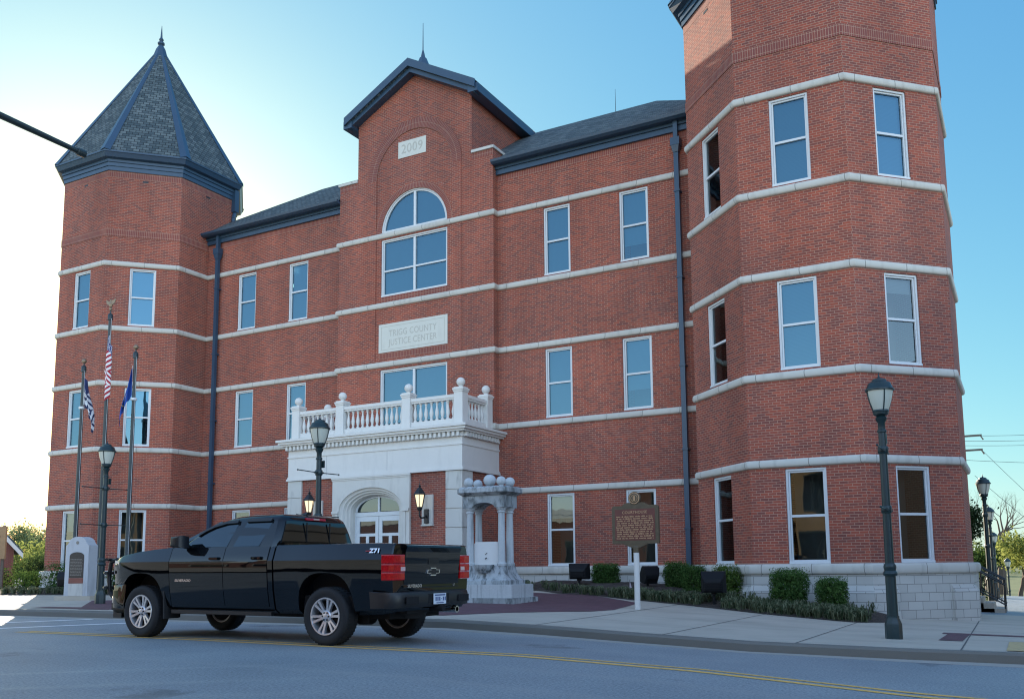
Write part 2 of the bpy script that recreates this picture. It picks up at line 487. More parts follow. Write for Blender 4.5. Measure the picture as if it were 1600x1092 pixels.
# towers: faces k -> k+1 ; openings on the faces the photo shows
openings = {'left': {4: 0.02, 5: 0.06, 6: 0.05}, 'right': {4: -0.04, 5: -0.01, 6: -0.04}}
openings['left'].pop(4); 
for nm, cx in TX.items():
    for k in range(8):
        A, B = octv(cx, k), octv(cx, k + 1)
        u = (B - A).normalized(); L = (B - A).length; n = Vector((u.y, -u.x, 0))
        holes = []
        if k in openings[nm]:
            c = L / 2 + openings[nm][k]
            if nm == 'left' and k == 6: c = L / 2 + 0.05
            holes = [(c - 0.5, c + 0.5, z0, z1) for z0, z1 in WIN_Z]
        wall(brick, A, u, n, L, 1.3, TOPZ + 0.05, holes)
        for (a, b, z0, z1), fl in zip(holes, range(3)):
            gl = 'glass' if fl > 0 else 'glass_dark'
            if nm == 'right' and k == 4: gl = 'glass_dark'
            if nm == 'right' and k == 6 and fl == 1: gl = 'glass_dark'
            window(A, u, n, a, b, z0, z1, gl)
# wings
YW, YP = 0.075, -0.205
XP0, XP1 = -6.925, -0.05
XL, XR = TX['left'] + RW * cos(pi / 8), TX['right'] - RW * cos(pi / 8)
WTOP = 15.30
wr = [2.27, 5.06]
for x0, x1, cs in ((XL, XP0, [-12.03, -9.24]), (XP1, XR, wr)):
    holes = [(c - 0.5 - x0, c + 0.5 - x0, z0, z1) for c in cs for z0, z1 in WIN_Z]
    wall(brick, (x0, YW, 0), (1, 0, 0), (0, -1, 0), x1 - x0, 0.6, WTOP, holes)
    for c in cs:
        for fl, (z0, z1) in enumerate(WIN_Z):
            window((x0, YW, 0), (1, 0, 0), (0, -1, 0), c - 0.5 - x0, c + 0.5 - x0, z0, z1, 'glass' if fl else 'glass_dark')
# pavilion front with the great window, arched window and door opening
PC = -3.487
AR = 1.475; AZ = 13.96; AX = -3.445
U0 = XP0
hz = [(AX - AR - U0, AX + AR - U0, 11.50, 13.70), (AX - AR - U0, AX + AR - U0, 6.42, 8.74),
      (AX - AR - U0, AX + AR - U0, AZ, AZ + AR)]
hz.append((AX - 1.05 - U0, AX + 1.05 - U0, 0.6, 3.95))
wall(brick, (XP0, YP, 0), (1, 0, 0), (0, -1, 0), XP1 - XP0, 0.6, 16.20, hz, 0.14)
X0s, X1s = -6.06, -0.93
wall(brick, (X0s, YP, 0), (1, 0, 0), (0, -1, 0), X1s - X0s, 16.20, 18.62)
brick.poly([(X0s, YP, 18.62), (X1s, YP, 18.62), (AX, YP, 20.02)])
NA = 20
for sgn in (-1, 1):
    for k in range(NA // 2):
        t0, t1 = pi / 2 * k / (NA // 2), pi / 2 * (k + 1) / (NA // 2)
        p = [(AX + sgn * AR * cos(t), YP, AZ + AR * sin(t)) for t in (t0, t1)]
        q = [(AX + sgn * AR, YP, AZ + AR)] if False else None
        a, b = p
        top = lambda P: (P[0], YP, AZ + AR)
        quad = [a, (AX + sgn * AR, YP, a[2]), (AX + sgn * AR, YP, b[2]), b]
        brick.poly(quad if sgn > 0 else quad[::-1])
        r = [a, b, (b[0], YP + 0.14, b[2]), (a[0], YP + 0.14, a[2])]
        brick.poly(r if sgn > 0 else r[::-1])
# sides of the pavilion and of its raised centre, main block behind
for x, y0, y1, z0, z1, nx in ((XP1, YP, YW, 0.6, 16.2, 1), (XP0, YP, YW, 0.6, 16.2, -1), (XP1, YW, 1.4, 15.0, 16.2, 1), (XP0, YW, 1.4, 15.0, 16.2, -1),
                              (X1s, YP, 4.2, 16.0, 18.62, 1), (X0s, YP, 4.2, 16.0, 18.62, -1)):
    if nx > 0: wall(brick, (x, y0, 0), (0, 1, 0), (1, 0, 0), y1 - y0, z0, z1)
    else: wall(brick, (x, y1, 0), (0, -1, 0), (-1, 0, 0), y1 - y0, z0, z1)
brick.poly([(X0s, 4.2, 16), (X0s, 4.2, 18.62), (AX, 4.2, 20.02), (X1s, 4.2, 18.62), (X1s, 4.2, 16)])
BY = 8.3
brick.poly([(XL - 1, BY, 0), (XL - 1, BY, WTOP), (XR + 1, BY, WTOP), (XR + 1, BY, 0)])
brick.poly([(XL - 1, 2, 0), (XL - 1, 2, WTOP), (XL - 1, BY, WTOP), (XL - 1, BY, 0)])
brick.poly([(XR + 1, BY, 0), (XR + 1, BY, WTOP), (XR + 1, 2, WTOP), (XR + 1, 2, 0)])
brick.build('brick_wall', M['brick'], house)

# limestone caps of the shoulders
m = MB()
for x0, x1 in ((XP0 - 0.05, X0s - 0.003), (X1s + 0.003, XP1 + 0.05)): m = MB(); m.box(x0, x1, YP - 0.06, 1.45, 16.20, 16.30); m.build('parapet_coping', M['stone'], house)

# soldier courses: strips 4 mm proud
m = MB()
def strip(P0, u, n, L, z0, z1, d=0.004, mbx=None):
    P0, u, n = Vector(P0), Vector(u), Vector(n); b = mbx or m
    q = [P0 + n * d + Vector((0, 0, z0)), P0 + u * L + n * d + Vector((0, 0, z0)), P0 + u * L + n * d + Vector((0, 0, z1)), P0 + n * d + Vector((0, 0, z1))]
    b.poly(q)
    b.poly([q[3], q[2], q[2] - n * d, q[3] - n * d]); b.poly([q[0] - n * d, q[1] - n * d, q[1], q[0]])
for nm, cx in TX.items():
    for k in range(8):
        A, B = octv(cx, k), octv(cx, k + 1); u = (B - A).normalized(); n = Vector((u.y, -u.x, 0)); L = (B - A).length
        strip(A - u * 0.008, u, n, L + 0.016, 14.99, 15.30, 0.02)
    m.build('soldier_course', M['soldier'], house); m = MB()
    for k in range(8):
        A, B = octv(cx, k), octv(cx, k + 1); u = (B - A).normalized(); n = Vector((u.y, -u.x, 0)); L = (B - A).length
        strip(A, u, n, L, 17.50, 17.74, 0.004)
    m.build('soldier_course', M['soldier'], house); m = MB()
for x0, x1 in ((XL, XP0), (XP1, XR)): strip((x0, YW, 0), (1, 0, 0), (0, -1, 0), x1 - x0, 15.03, 15.27); m.build('soldier_course', M['soldier'], house); m = MB()
for p_, w_, za, zb in ((XP0, X0s - XP0, 15.97, 16.19), (X1s, XP1 - X1s, 15.97, 16.19), (AX - AR, 2 * AR, 11.29, 11.49), (AX - AR - 0.03, 2 * AR + 0.06, 9.13, 9.34)):
    strip((p_, YP, 0), (1, 0, 0), (0, -1, 0), w_, za, zb); m.build('soldier_course', M['soldier'], house); m = MB()
def arch_ring(r0, r1, zc, y, d, t0=0, t1=pi, n=40, ex=1.0):
    for k in range(n):
        a, b = t0 + (t1 - t0) * k / n, t0 + (t1 - t0) * (k + 1) / n
        P = [Vector((AX + r * cos(t), y - d, zc + r * ex * sin(t))) for r, t in ((r0, b), (r0, a), (r1, a), (r1, b))]
        rm = (r0 + r1) / 2
        m.poly(P, [(0.0, b * rm), (0.0, a * rm), (r1 - r0, a * rm), (r1 - r0, b * rm)][:] and [(b * rm, 0), (a * rm, 0), (a * rm, r1 - r0), (b * rm, r1 - r0)])
        m.poly([P[3], P[2], P[2] + Vector((0, d, 0)), P[3] + Vector((0, d, 0))])
        m.poly([P[1], P[0], P[0] + Vector((0, d, 0)), P[1] + Vector((0, d, 0))])
arch_ring(AR + 0.002, AR + 0.23, AZ, YP, 0.012)
RO = 2.10
m.build('arch_course', M['soldier'], house); m = MB()
arch_ring(RO - 0.40, RO, 16.05, YP, 0.03)
m.build('arch_course', M['soldier'], house)
# piers under the big arch ring
for sgn in (-1, 1):
    a, b = sorted((AX + sgn * (RO - 0.40), AX + sgn * RO))
    for z0, z1 in ((9.05, 11.06), (11.28, 13.73), (13.96, 16.05)):
        m = MB(); m.box(a, b, YP - 0.03, YP + 0.02, z0, z1); m.build('brick_pier', M['brick'], house)

# string courses: bullnose swept along the outline
def outline(off):
    """front outline of the brick wall offset outward by off, left to right"""
    P = []
    RR = RW + off / cos(pi / 8)
    for k in (2, 3, 4, 5, 6, 7): P.append(octv(TX['left'], k, RR))
    P += [Vector((TX['left'] + RR * cos(pi / 8), YW - off, 0)), Vector((XP0 - off, YW - off, 0)), Vector((XP0 - off, YP - off, 0)), Vector((XP1 + off, YP - off, 0)), Vector((XP1 + off, YW - off, 0)),
          Vector((TX['right'] - RR * cos(pi / 8), YW - off, 0))]
    for k in (4, 5, 6, 7, 8, 9): P.append(octv(TX['right'], k, RR))
    return P
def sweep(prof, zc, name, mat, lo=0, hi=None, skip=()):
    mb = MB()
    rows = [(outline(d), z) for d, z in prof]
    n = len(rows[0][0]); hi = hi or n
    for i in range(lo, hi - 1):
        if i in skip: continue
        Lp = (rows[0][0][i] - Vector((0, 0, 0))).length
        for (ra, za), (rb, zb) in zip(rows[:-1], rows[1:]):
            q = [ra[i] + Vector((0, 0, zc + za)), ra[i + 1] + Vector((0, 0, zc + za)), rb[i + 1] + Vector((0, 0, zc + zb)), rb[i] + Vector((0, 0, zc + zb))]
            l = (ra[i + 1] - ra[i]).length
            mb.poly(q, [(0.3, 20 + za), (0.3 + l, 20 + za), (0.3 + l, 20 + zb), (0.3, 20 + zb)] if mat != M['block'] else [(0.3 + i * .13, zc + za), (0.3 + l + i * .13, zc + za), (0.3 + l + i * .13, zc + zb), (0.3 + i * .13, zc + zb)])
    o = mb.build(name, mat, house)
    weld(o)
    for p in o.data.polygons: p.use_smooth = True
    o.data.set_sharp_from_angle(angle=radians(38))
    return o
bull = [(-0.01, -0.105)] + [(0.085 * sin(pi * t / 10) ** 0.6 if 0 < t < 10 else 0.0, -0.105 * cos(pi * t / 10)) for t in range(0, 11)] + [(-0.01, 0.105)]
for i in range(1, 6): sweep(bull, ZB[i], 'string_course', M['band'])
big = [(0.02, -0.13)] + [(0.10 + 0.075 * sin(pi * t / 10) ** 0.6 if 0 < t < 10 else 0.10, -0.13 * cos(pi * t / 10)) for t in range(0, 11)] + [(-0.01, 0.135)]
sweep(big, ZB[0], 'water_table', M['band'])
sweep([(0.10, -2.0), (0.10, -0.12)], ZB[0], 'stone_plinth', M['block'])
# sloped buttress blocks at the tower corners
def buttress(cx, k):
    mb = MB(); C = octv(cx, k)
    for s_ in (-1, 1):
        o2 = octv(cx, k + s_); u = (o2 - C).normalized(); n = Vector((u.y, -u.x, 0)) * s_
        if n.dot(C - Vector((cx, TY, 0))) < 0: n = -n
        w = 0.62; mit = tan_m = math.tan(pi / 8)
        def P(a, d, z): return C + u * (a - d * mit) + n * d + Vector((0, 0, z))
        def Q(d, z): return C + u * (-d * mit) + n * d + Vector((0, 0, z))
        d0, d1 = 0.10, 0.19
        Wp = lambda d, z: C + u * w + n * d + Vector((0, 0, z))
        f = [[Q(d1, -0.6), Wp(d1, -0.6), Wp(d1, 0.84), Q(d1, 0.84)], [Q(d1, 0.84), Wp(d1, 0.84), Wp(d0, 1.0), Q(d0, 1.0)], [Wp(d1, -0.6), Wp(d0, -0.6), Wp(d0, 1.0), Wp(d1, 0.84)]]
        for q in f: mb.poly(q if s_ > 0 else q[::-1])
    return mb.build('corner_buttress', M['block'], house)
for cx, ks in ((TX['right'], (4, 5, 6, 7)), (TX['left'], (4, 5, 6, 7))):
    for k in ks: buttress(cx, k)

# tower friezes, roofs, hips, finials
rot = radians(22.5)
for nm, cx in TX.items():
    f = MB(); c8 = (cx, TY, 0)
    f.lathe([(RW - 0.1, 17.76), (RW + 0.05, 17.76), (RW + 0.05, 17.93), (RW + 0.09, 17.935), (RW + 0.09, 18.09), (RW + 0.14, 18.095), (RW + 0.14, 18.20), (RW + 0.30, 18.24), (RW + 0.38, 18.40), (RW + 0.42, 18.42), (RW + 0.42, 18.48), (RW + 0.30, 18.48), (0.3, 18.46)], c8, 8, rot)
    f.build('eaves_cornice', M['fascia'], house)
    r = MB(); RE = RW + 0.40
    ap = Vector((cx, TY, 25.30))
    for k in range(8):
        A, B = octv(cx, k, RE), octv(cx, k + 1, RE); A.z = B.z = 18.485
        r.poly([A, B, ap])
    ro = r.build('tower_roof', M['shingle'], house)
    hp = MB()
    for k in range(8):
        A = octv(cx, k, RE + 0.02); A.z = 18.50
        d = (ap - A).normalized(); side = Vector((-A.y + TY, A.x - cx, 0)).normalized(); up = side.cross(d)
        if up.z < 0: up = -up
        for s_ in (-1, 1):
            e = side * s_ * 0.23 - up * 0.07
            q = [A + up * 0.035, ap + up * 0.035, ap + e * 0.25, A + e]
            hp.poly(q if s_ < 0 else q[::-1])
    hp.build('hip_flashing', M['fascia'], ro)
    fi = MB()
    fi.lathe([(0.34, 24.75), (0.22, 25.15), (0.10, 25.38), (0.16, 25.44), (0.16, 25.5), (0.075, 25.58), (0.11, 25.66), (0.05, 25.76), (0.01, 26.35)], c8, 8, rot)
    fi.build('finial', M['fascia'], ro)
# vent slots under the tower eaves
for cx, ks in ((TX['left'], (5, 6, 7)), (TX['right'], (4, 5, 6))):
    for k in ks:
        A, B = octv(cx, k), octv(cx, k + 1); u = (B - A).normalized(); n = Vector((u.y, -u.x, 0)); c = (A + B) / 2
        vt = MB(); vt.box(-0.11, 0.11, 17.36, 17.43, -0.02, 0.006, frame_M(c, u, n)); vt.build('wall_vent', M['black'], house)

# wing roof: hipped, eaves along the wings
RY, RZ, EZ = 4.05, 18.72, 15.66
ex0, ex1 = -15.75, 8.75; rx0, rx1 = -11.55, 4.55
YE = -0.30; YB = 8.6
r = MB()
r.poly([(ex0, YE, EZ), (XP0 - .004, YE, EZ), (XP0 - .004, RY, RZ), (rx0, RY, RZ)]); r.poly([(XP1 + .004, YE, EZ), (ex1, YE, EZ), (rx1, RY, RZ), (XP1 + .004, RY, RZ)])
zi = EZ + (RZ - EZ) * (0.3 - YE) / (RY - YE)
r.poly([(XP0 - .004, 0.3, zi), (XP1 + .004, 0.3, zi), (XP1 + .004, RY, RZ), (XP0 - .004, RY, RZ)])
r.poly([(ex1, YB, EZ), (ex0, YB, EZ), (rx0, RY, RZ), (rx1, RY, RZ)])
r.poly([(ex0, YB, EZ), (ex0, YE, EZ), (rx0, RY, RZ)])
r.poly([(ex1, YE, EZ), (ex1, YB, EZ), (rx1, RY, RZ)])
main_roof = r.build('main_roof', M['shingle'], house)
f = MB()
for x0, x1, y0 in ((XL + 0.003, XP0 - 0.003, YW), (XP1 + 0.003, XR - 0.003, YW)):
    f.box(x0, x1, y0 - 0.10, y0 - 0.002, 15.26, 15.44)
    f.box(x0, x1, y0 - 0.16, y0 - 0.004, 15.442, 15.56)
    f.prism([(x0, -0.03, 15.54), (x0, -0.30, 15.54), (x0, -0.40, 15.60), (x0, -0.42, 15.68), (x0, -0.36, 15.68), (x0, -0.20, 15.62)], (x1 - x0, 0, 0))
f.box(ex0 - .05, ex1 + .05, YB - 0.05, YB + 0.1, 15.3, 15.68)
go = f.build('eaves_gutter', M['fascia'], main_roof)
# lightning rods
for x, y, z, l in ((2.9, RY, RZ, 0.9),):
    mb = MB(); mb.tube((x, y, z - .05), (x, y, z + l), 0.012, 0.006, 6); mb.build('lightning_rod', M['black'], main_roof)

# pavilion gable roof, rake boards, spire
GZ, GE = 20.02, 18.62
sl = (GZ - GE) / (X1s - AX)
ov = 0.36
gr = MB()
xe0, xe1 = X0s - ov, X1s + ov; ze = GE - sl * ov
yf, yb = YP - 0.42, 4.9
th = 0.30 
for s_, xe in ((-1, xe0), (1, xe1)):
    q = [(AX, yf, GZ + th + .02), (xe, yf, ze + th + .02), (xe, yb, ze + th + .02), (AX, yb, GZ + th + .02)]
    gr.poly(q if s_ < 0 else q[::-1])
    q = [(AX, yf + .02, GZ + 0.015), (xe, yf + .02, ze + 0.015), (xe, yb, ze + 0.015), (AX, yb, GZ + 0.015)]
    gr.poly(q[::-1] if s_ < 0 else q)
groof = gr.build('gable_roof', M['shingle'], house)
rk = MB()
for s_, xe in ((-1, xe0), (1, xe1)):
    def slab(y0, y1, d0, d1, e0=0.0):
        A = [Vector((AX, y0, GZ + d0)), Vector((xe + s_ * e0, y0, ze + d0 - sl * e0)), Vector((xe + s_ * e0, y0, ze + d1 - sl * e0)), Vector((AX, y0, GZ + d1))]
        rk.prism(A, (0, y1 - y0, 0))
    slab(yf - 0.03, yf + 0.05, 0.02, th + 0.03, 0.02)
    slab(yf + 0.052, YP - 0.004, 0.018, 0.10)
    slab(yf + 0.10, YP - 0.003, -0.16, 0.016, -0.03)
    # eaves gutter running back
    xg0, xg1 = sorted((xe - s_ * 0.30, xe + s_ * 0.10))
    rk.box(xg0, xg1, yf + 0.055, yb, ze - 0.10, ze + 0.20)
rk.build('rake_board', M['fascia'], groof)
sp = MB()
sp.lathe([(0.42, GZ + 0.05), (0.24, GZ + 0.55), (0.14, GZ + 0.80), (0.09, GZ + 0.84), (0.06, GZ + 1.0), (0.022, GZ + 1.15), (0.010, GZ + 2.25)], (AX, YP + 0.55, 0), 8, rot)
sp.build('spire', M['fascia'], groof)

# downspouts with conductor heads
for x, yy in ((6.62, YW), (-13.60, YW)):
    d = MB(); y = yy - 0.17
    d.box(x - 0.07, x + 0.07, y - 0.07, y + 0.07, 15.0, 15.62)
    d.prism([(x - 0.15, y - 0.14, 14.97), (x + 0.15, y - 0.14, 14.97), (x + 0.15, y + 0.12, 14.97), (x - 0.15, y + 0.12, 14.97)], (0, 0, -0.25))
    d.loft([[(x - a, y - a, z), (x + a, y - a, z), (x + a, y + a, z), (x - a, y + a, z)] for a, z in ((0.13, 14.72), (0.085, 14.5))])
    d.box(x - 0.075, x + 0.075, y - 0.065, y + 0.065, 0.7, 14.5)
    for z in (13.2, 10.4, 7.6, 5.0, 2.6): d.box(x - 0.10, x + 0.10, y - 0.085, y + 0.16, z, z + 0.05)
    d.build('downspout', M['fascia'], house)
# tower downspout / return seen at the left tower's back corner
d = MB()
A = octv(TX['left'], 0, RW + 0.1); d.box(A.x - 0.12, A.x + 0.12, A.y - 0.12, A.y + 0.12, 17.2, 18.2); d.path([(A.x, A.y, 17.2), (A.x + .02, A.y - 0.1, 16.9), (A.x + .03, A.y - .12, 15.9)], 0.08, 8)
d.build('downspout', M['fascia'], house)

# plaques
P = frame_M((0, YP, 0), (1, 0, 0), (0, -1, 0))
M['plaque'] = stone_mat('plaque_stone', (0.60, 0.60, 0.54), stain=0.12)
M['letter'] = plain('engraved_letter', (0.45, 0.44, 0.39), 0.9)
m = MB(); m.box(-4.98, -1.95, 9.38, 10.45, 0.0, 0.02, P)
for a in ((-4.86, -2.07, 9.47, 9.485), (-4.86, -2.07, 10.335, 10.35), (-4.86, -4.845, 9.485, 10.335), (-2.085, -2.07, 9.485, 10.335)): pass
pl = m.build('name_plaque', M['plaque'], house)
m = MB()
for a in ((-4.86, -2.07, 9.47, 9.487), (-4.86, -2.07, 10.335, 10.352), (-4.86, -4.843, 9.489, 10.333), (-2.087, -2.07, 9.489, 10.333)): m.box(a[0], a[1], a[2], a[3], 0.018, 0.023, P)
m.build('border_line', M['letter'], pl)
text_obj('TRIGG COUNTY', 0.34, 'lettering', M['letter'], pl, P @ Matrix.Translation((-3.46, 10.06, 0.021)), 0.003, sx=0.80)
text_obj('JUSTICE CENTER', 0.34, 'lettering', M['letter'], pl, P @ Matrix.Translation((-3.46, 9.72, 0.021)), 0.003, sx=0.80)
m = MB(); m.box(-4.15, -2.90, 16.72, 17.36, 0.0, 0.025, P)
pl = m.build('date_plaque', M['plaque'], house)
text_obj('2009', 0.50, 'lettering', M['letter'], pl, P @ Matrix.Translation((-3.52, 17.04, 0.027)), 0.003, sx=0.95)

# great windows of the pavilion
window((XP0, YP, 0), (1, 0, 0), (0, -1, 0), AX - AR - U0, AX + AR - U0, 11.50, 13.70, 'glass', 1, (0.45,))
window((XP0, YP, 0), (1, 0, 0), (0, -1, 0), AX - AR - U0, AX + AR - U0, 6.42, 8.74, 'glass', 1, ())
fr = MB()
def ring(r0, r1, d0, d1, n=32):
    for k in range(n):
        a, b = pi * k / n, pi * (k + 1) / n
        P4 = [[(AX + r * cos(t), YP + d, AZ + 0.03 + r * sin(t)) for r, d in ((r0, d0), (r1, d0), (r1, d1), (r0, d1))] for t in (a, b)]
        fr.loft(P4, False)
ring(AR - 0.065, AR - 0.004, 0.03, 0.14); ring(AR - 0.12, AR - 0.067, 0.07, 0.14)
fr.box(AX - AR + 0.01, AX + AR - 0.01, YP + 0.05, YP + 0.14, AZ, AZ + 0.09)
fr.box(AX - 0.045, AX + 0.045, YP + 0.062, YP + 0.14, AZ + 0.09, AZ + AR - 0.09)
o = fr.build('arched_window', M['frame'], house); weld(o)
pn = MB(); pn.poly([(AX + (AR - 0.08) * cos(pi * k / 32), YP + 0.118, AZ + 0.03 + (AR - 0.08) * sin(pi * k / 32)) for k in range(33)])
pn.build('pane', M['glass'], o)
pn = MB(); pn.prism([(AX + (AR - 0.06) * cos(pi * k / 32), YP + 0.21, AZ + 0.02 + (AR - 0.06) * sin(pi * k / 32)) for k in range(33)], (0, 0.03, 0)); pn.build('blind', M['blind'], o)
# dark lining so that nothing shows through the reveals
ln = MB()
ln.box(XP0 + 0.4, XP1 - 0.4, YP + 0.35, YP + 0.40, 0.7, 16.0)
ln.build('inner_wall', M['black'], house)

# ---------------------------------------------------------------- portico
PX0, PX1, PY = -7.36, -0.04, -2.27
qY = PY
m = MB()
DX = -3.68; dw = 1.62
for x0, x1 in ((PX0 + 0.63, DX - dw), (DX + dw, PX1 - 0.63)):
    m = MB(); m.poly([(x0, PY + 0.06, 0.4), (x1, PY + 0.06, 0.4), (x1, PY + 0.06, 4.62), (x0, PY + 0.06, 4.62)]); m.build('portico_wall', M['brick'], house)
m = MB()
m.poly([(PX1 - 0.06, PY + 0.6, 0.4), (PX1 - 0.06, YP, 0.4), (PX1 - 0.06, YP, 4.62), (PX1 - 0.06, PY + 0.6, 4.62)])
m.build('portico_wall', M['brick'], house); m = MB()
m.poly([(PX0 + 0.06, YP, 0.4), (PX0 + 0.06, PY + 0.6, 0.4), (PX0 + 0.06, PY + 0.6, 4.62), (PX0 + 0.06, YP, 4.62)])
m.build('portico_wall', M['brick'], house)
m = MB()
z = 4.60
k = 0
zz = [4.605, 4.0, 3.39, 2.785, 2.18, 1.575, 0.97, 0.4]
for z1, z0 in zip(zz[:-1], zz[1:]):
    for xa, xb in ((PX0, PX0 + 0.63), (PX1 - 0.63, PX1)):
        m = MB(); c_ = .035
        m.loft([[(xa + e, PY + e, z_), (xb - e, PY + e, z_), (xb - e, PY + .63, z_), (xa + e, PY + .63, z_)] for z_, e in ((z0 - .012, c_), (z0 + .012, c_), (z0 + .0121, 0), (z1 - .0121, 0), (z1 - .0122, c_))])
        m.build('quoin', M['stone'], house)
m = MB()
for z0, z1, o in ((4.607, 4.68, 0.05), (4.68, 4.74, 0.02), (4.74, 5.42, 0.0), (5.42, 5.47, 0.03), (5.47, 5.68, 0.0), (5.84, 5.90, 0.20), (5.90, 5.98, 0.27), (5.98, 6.06, 0.33), (5.68, 5.84, 0.05)):
    m.box(PX0 - o, PX1 + o, PY - o, YW, z0, z1 - 0.0005)
ent = m.build('entablature', M['white'], house)
def comb(p, u, n, L, z0, z1):
    p, u, n = Vector(p), Vector(u), Vector(n); P_ = []; t = 0.0
    while t + .09 < L: P_ += [(t, .01), (t, .10), (t + .09, .10), (t + .09, .01)]; t += .176
    P_ += [(P_[-1][0], -.01), (0, -.01)]
    mb = MB()
    for (a, b), (c, d) in zip(P_, P_[1:] + P_[:1]):
        mb.poly([p + u * a + n * b + Vector((0, 0, z0)), p + u * c + n * d + Vector((0, 0, z0)), p + u * c + n * d + Vector((0, 0, z1)), p + u * a + n * b + Vector((0, 0, z1))])
    for i in range(0, len(P_) - 3, 4):
        for z in (z0, z1): mb.poly([p + u * a + n * b + Vector((0, 0, z)) for a, b in P_[i:i + 4]])
    o = mb.build('dentil_course', M['white'], ent); weld(o)
comb((PX0 - .02, PY - .05, 0), (1, 0, 0), (0, -1, 0), PX1 - PX0 + .04, 5.69, 5.835)
comb((PX1 + .05, PY + .06, 0), (0, 1, 0), (1, 0, 0), -PY - .2, 5.69, 5.835)
comb((PX0 - .05, PY + .06, 0), (0, 1, 0), (-1, 0, 0), -PY - .2, 5.69, 5.835)
M['seam'] = plain('panel_seam', (0.36, 0.37, 0.38), 0.8)
m = MB()
for x in (PX0 + 1.75, PX0 + 4.35): m = MB(); m.box(x, x + 0.012, PY - 0.003, PY + 0.01, 4.745, 5.415); m.build('panel_seam', M['seam'], ent)
# arch surround with stepped mouldings
m = MB()
ac, az, aw, ah = DX, 3.44, 1.34, 0.78
def epts(w, h, n=24): return [(ac - w * cos(pi * k / n), az + h * sin(pi * k / n)) for k in range(n + 1)]
y0 = PY - 0.03
out = epts(aw, ah)
n = len(out)
for (xa, za), (xb, zb) in zip(out[:-1], out[1:]):
    m.poly([(xa, y0, za), (xb, y0, zb), (xb, y0, 4.603), (xa, y0, 4.603)])
for sx in (-1, 1):
    q = [(ac + sx * dw, y0, 0.5), (ac + sx * aw, y0, 0.5), (ac + sx * aw, y0, 4.603), (ac + sx * dw, y0, 4.603)]
    m.poly(q if sx < 0 else q[::-1])
    q = [(ac + sx * dw, y0, 0.5), (ac + sx * dw, y0, 4.603), (ac + sx * dw, PY + 0.06, 4.603), (ac + sx * dw, PY + 0.06, 0.5)]
    m.poly(q if sx < 0 else q[::-1])
steps = [(aw, ah, y0), (aw, ah, y0 + 0.05), (aw - 0.06, ah - 0.045, y0 + 0.09), (aw - 0.12, ah - 0.09, y0 + 0.09), (aw - 0.16, ah - 0.12, y0 + 0.17), (aw - 0.22, ah - 0.16, y0 + 0.17), (aw - 0.26, ah - 0.19, y0 + 0.26), (aw - 0.31, ah - 0.22, y0 + 0.26), (aw - 0.34, ah - 0.25, y0 + 0.36), (aw - 0.34, ah - 0.25, y0 + 0.60)]
for (wa, ha, ya), (wb, hb, yb_) in zip(steps[:-1], steps[1:]):
    A = [(ac - wa, 0.5)] + epts(wa, ha) + [(ac + wa, 0.5)]; B = [(ac - wb, 0.5)] + epts(wb, hb) + [(ac + wb, 0.5)]
    for i in range(len(A) - 1):
        m.poly([(A[i][0], ya, A[i][1]), (B[i][0], yb_, B[i][1]), (B[i + 1][0], yb_, B[i + 1][1]), (A[i + 1][0], ya, A[i + 1][1])])
M['surround'] = stone_mat('arch_limestone', (0.60, 0.58, 0.53), stain=0.18)
su = m.build('arch_surround', M['surround'], house)
m = MB()
for sx in (-1, 1):
    m.box(ac + sx * 1.42 - 0.05, ac + sx * 1.42 + 0.05, y0 - 0.028, y0 - 0.001, 0.5, 3.36)
    m.box(ac + sx * 1.47 - 0.14, ac + sx * 1.47 + 0.14, y0 - 0.055, y0 - 0.001, 3.37, 3.46)
for z0, z1, o in ((4.50, 4.55, 0.02), (4.55, 4.604, 0.04)): m.box(ac - dw - o, ac + dw + o, y0 - o, y0 - 0.001, z0, z1 - .001)
m.build('moulding', M['surround'], su)
# doors
yd = y0 + 0.5; hw = aw - 0.34
M['door'] = plain('painted_door', (0.60, 0.63, 0.64), 0.4, noise=0.03)
for sx in (-1, 1):
    m = MB(); a, b = sorted((ac + sx * 0.012, ac + sx * (hw - 0.05)))
    zt = 3.28; st = 0.13; mid = (a + b) / 2
    y1 = yd + 0.06
    m.box(a, a + st, yd, y1, 0.9, zt); m.box(b - st, b, yd, y1, 0.9, zt)
    for z0, z1 in ((zt - 0.17, zt), (2.60, 2.70), (0.9, 1.3)): m.box(a + st, b - st, yd + .001, y1, z0, z1)
    m.box(mid - 0.06, mid + 0.06, yd + .002, y1, 1.3, 2.60)
    d = m.build('door', M['door'], house)
    m = MB(); m.box(a + st, b - st, yd + 0.03, yd + 0.05, 1.3, zt - 0.17); m.build('pane', M['glass_dark'], d)
    m = MB(); hx = ac + sx * 0.10; m.path([(hx, yd, 1.75), (hx, yd - 0.06, 1.78), (hx, yd - 0.06, 2.12), (hx, yd, 2.15)], 0.014, 8); m.build('handle', M['chrome'], d)
m = MB()
m.box(ac - hw, ac + hw, yd - 0.02, yd + 0.08, 3.285, 3.42)
m.box(ac - 0.035, ac + 0.035, yd - 0.015, yd + 0.08, 3.42, 3.44 + ah - 0.26)
for (xa, za), (xb, zb) in zip(epts(hw, ah - 0.25)[:-1], epts(hw, ah - 0.25)[1:]):
    i = 0.93
    g = lambda x, z: (ac + (x - ac) * i, az + (z - az) * 0.88)
    (xc, zc), (xd_, zd_) = g(xa, za), g(xb, zb)
    m.loft([[(xa, yd, za), (xb, yd, zb), (xd_, yd, zd_), (xc, yd, zc)], [(xa, yd + .07, za), (xb, yd + .07, zb), (xd_, yd + .07, zd_), (xc, yd + .07, zc)]])
for sx in (-1, 1): m.box(*sorted((ac + sx * (hw - 0.05), ac + sx * hw)), yd - 0.018, yd + 0.06, 0.9, 3.283)
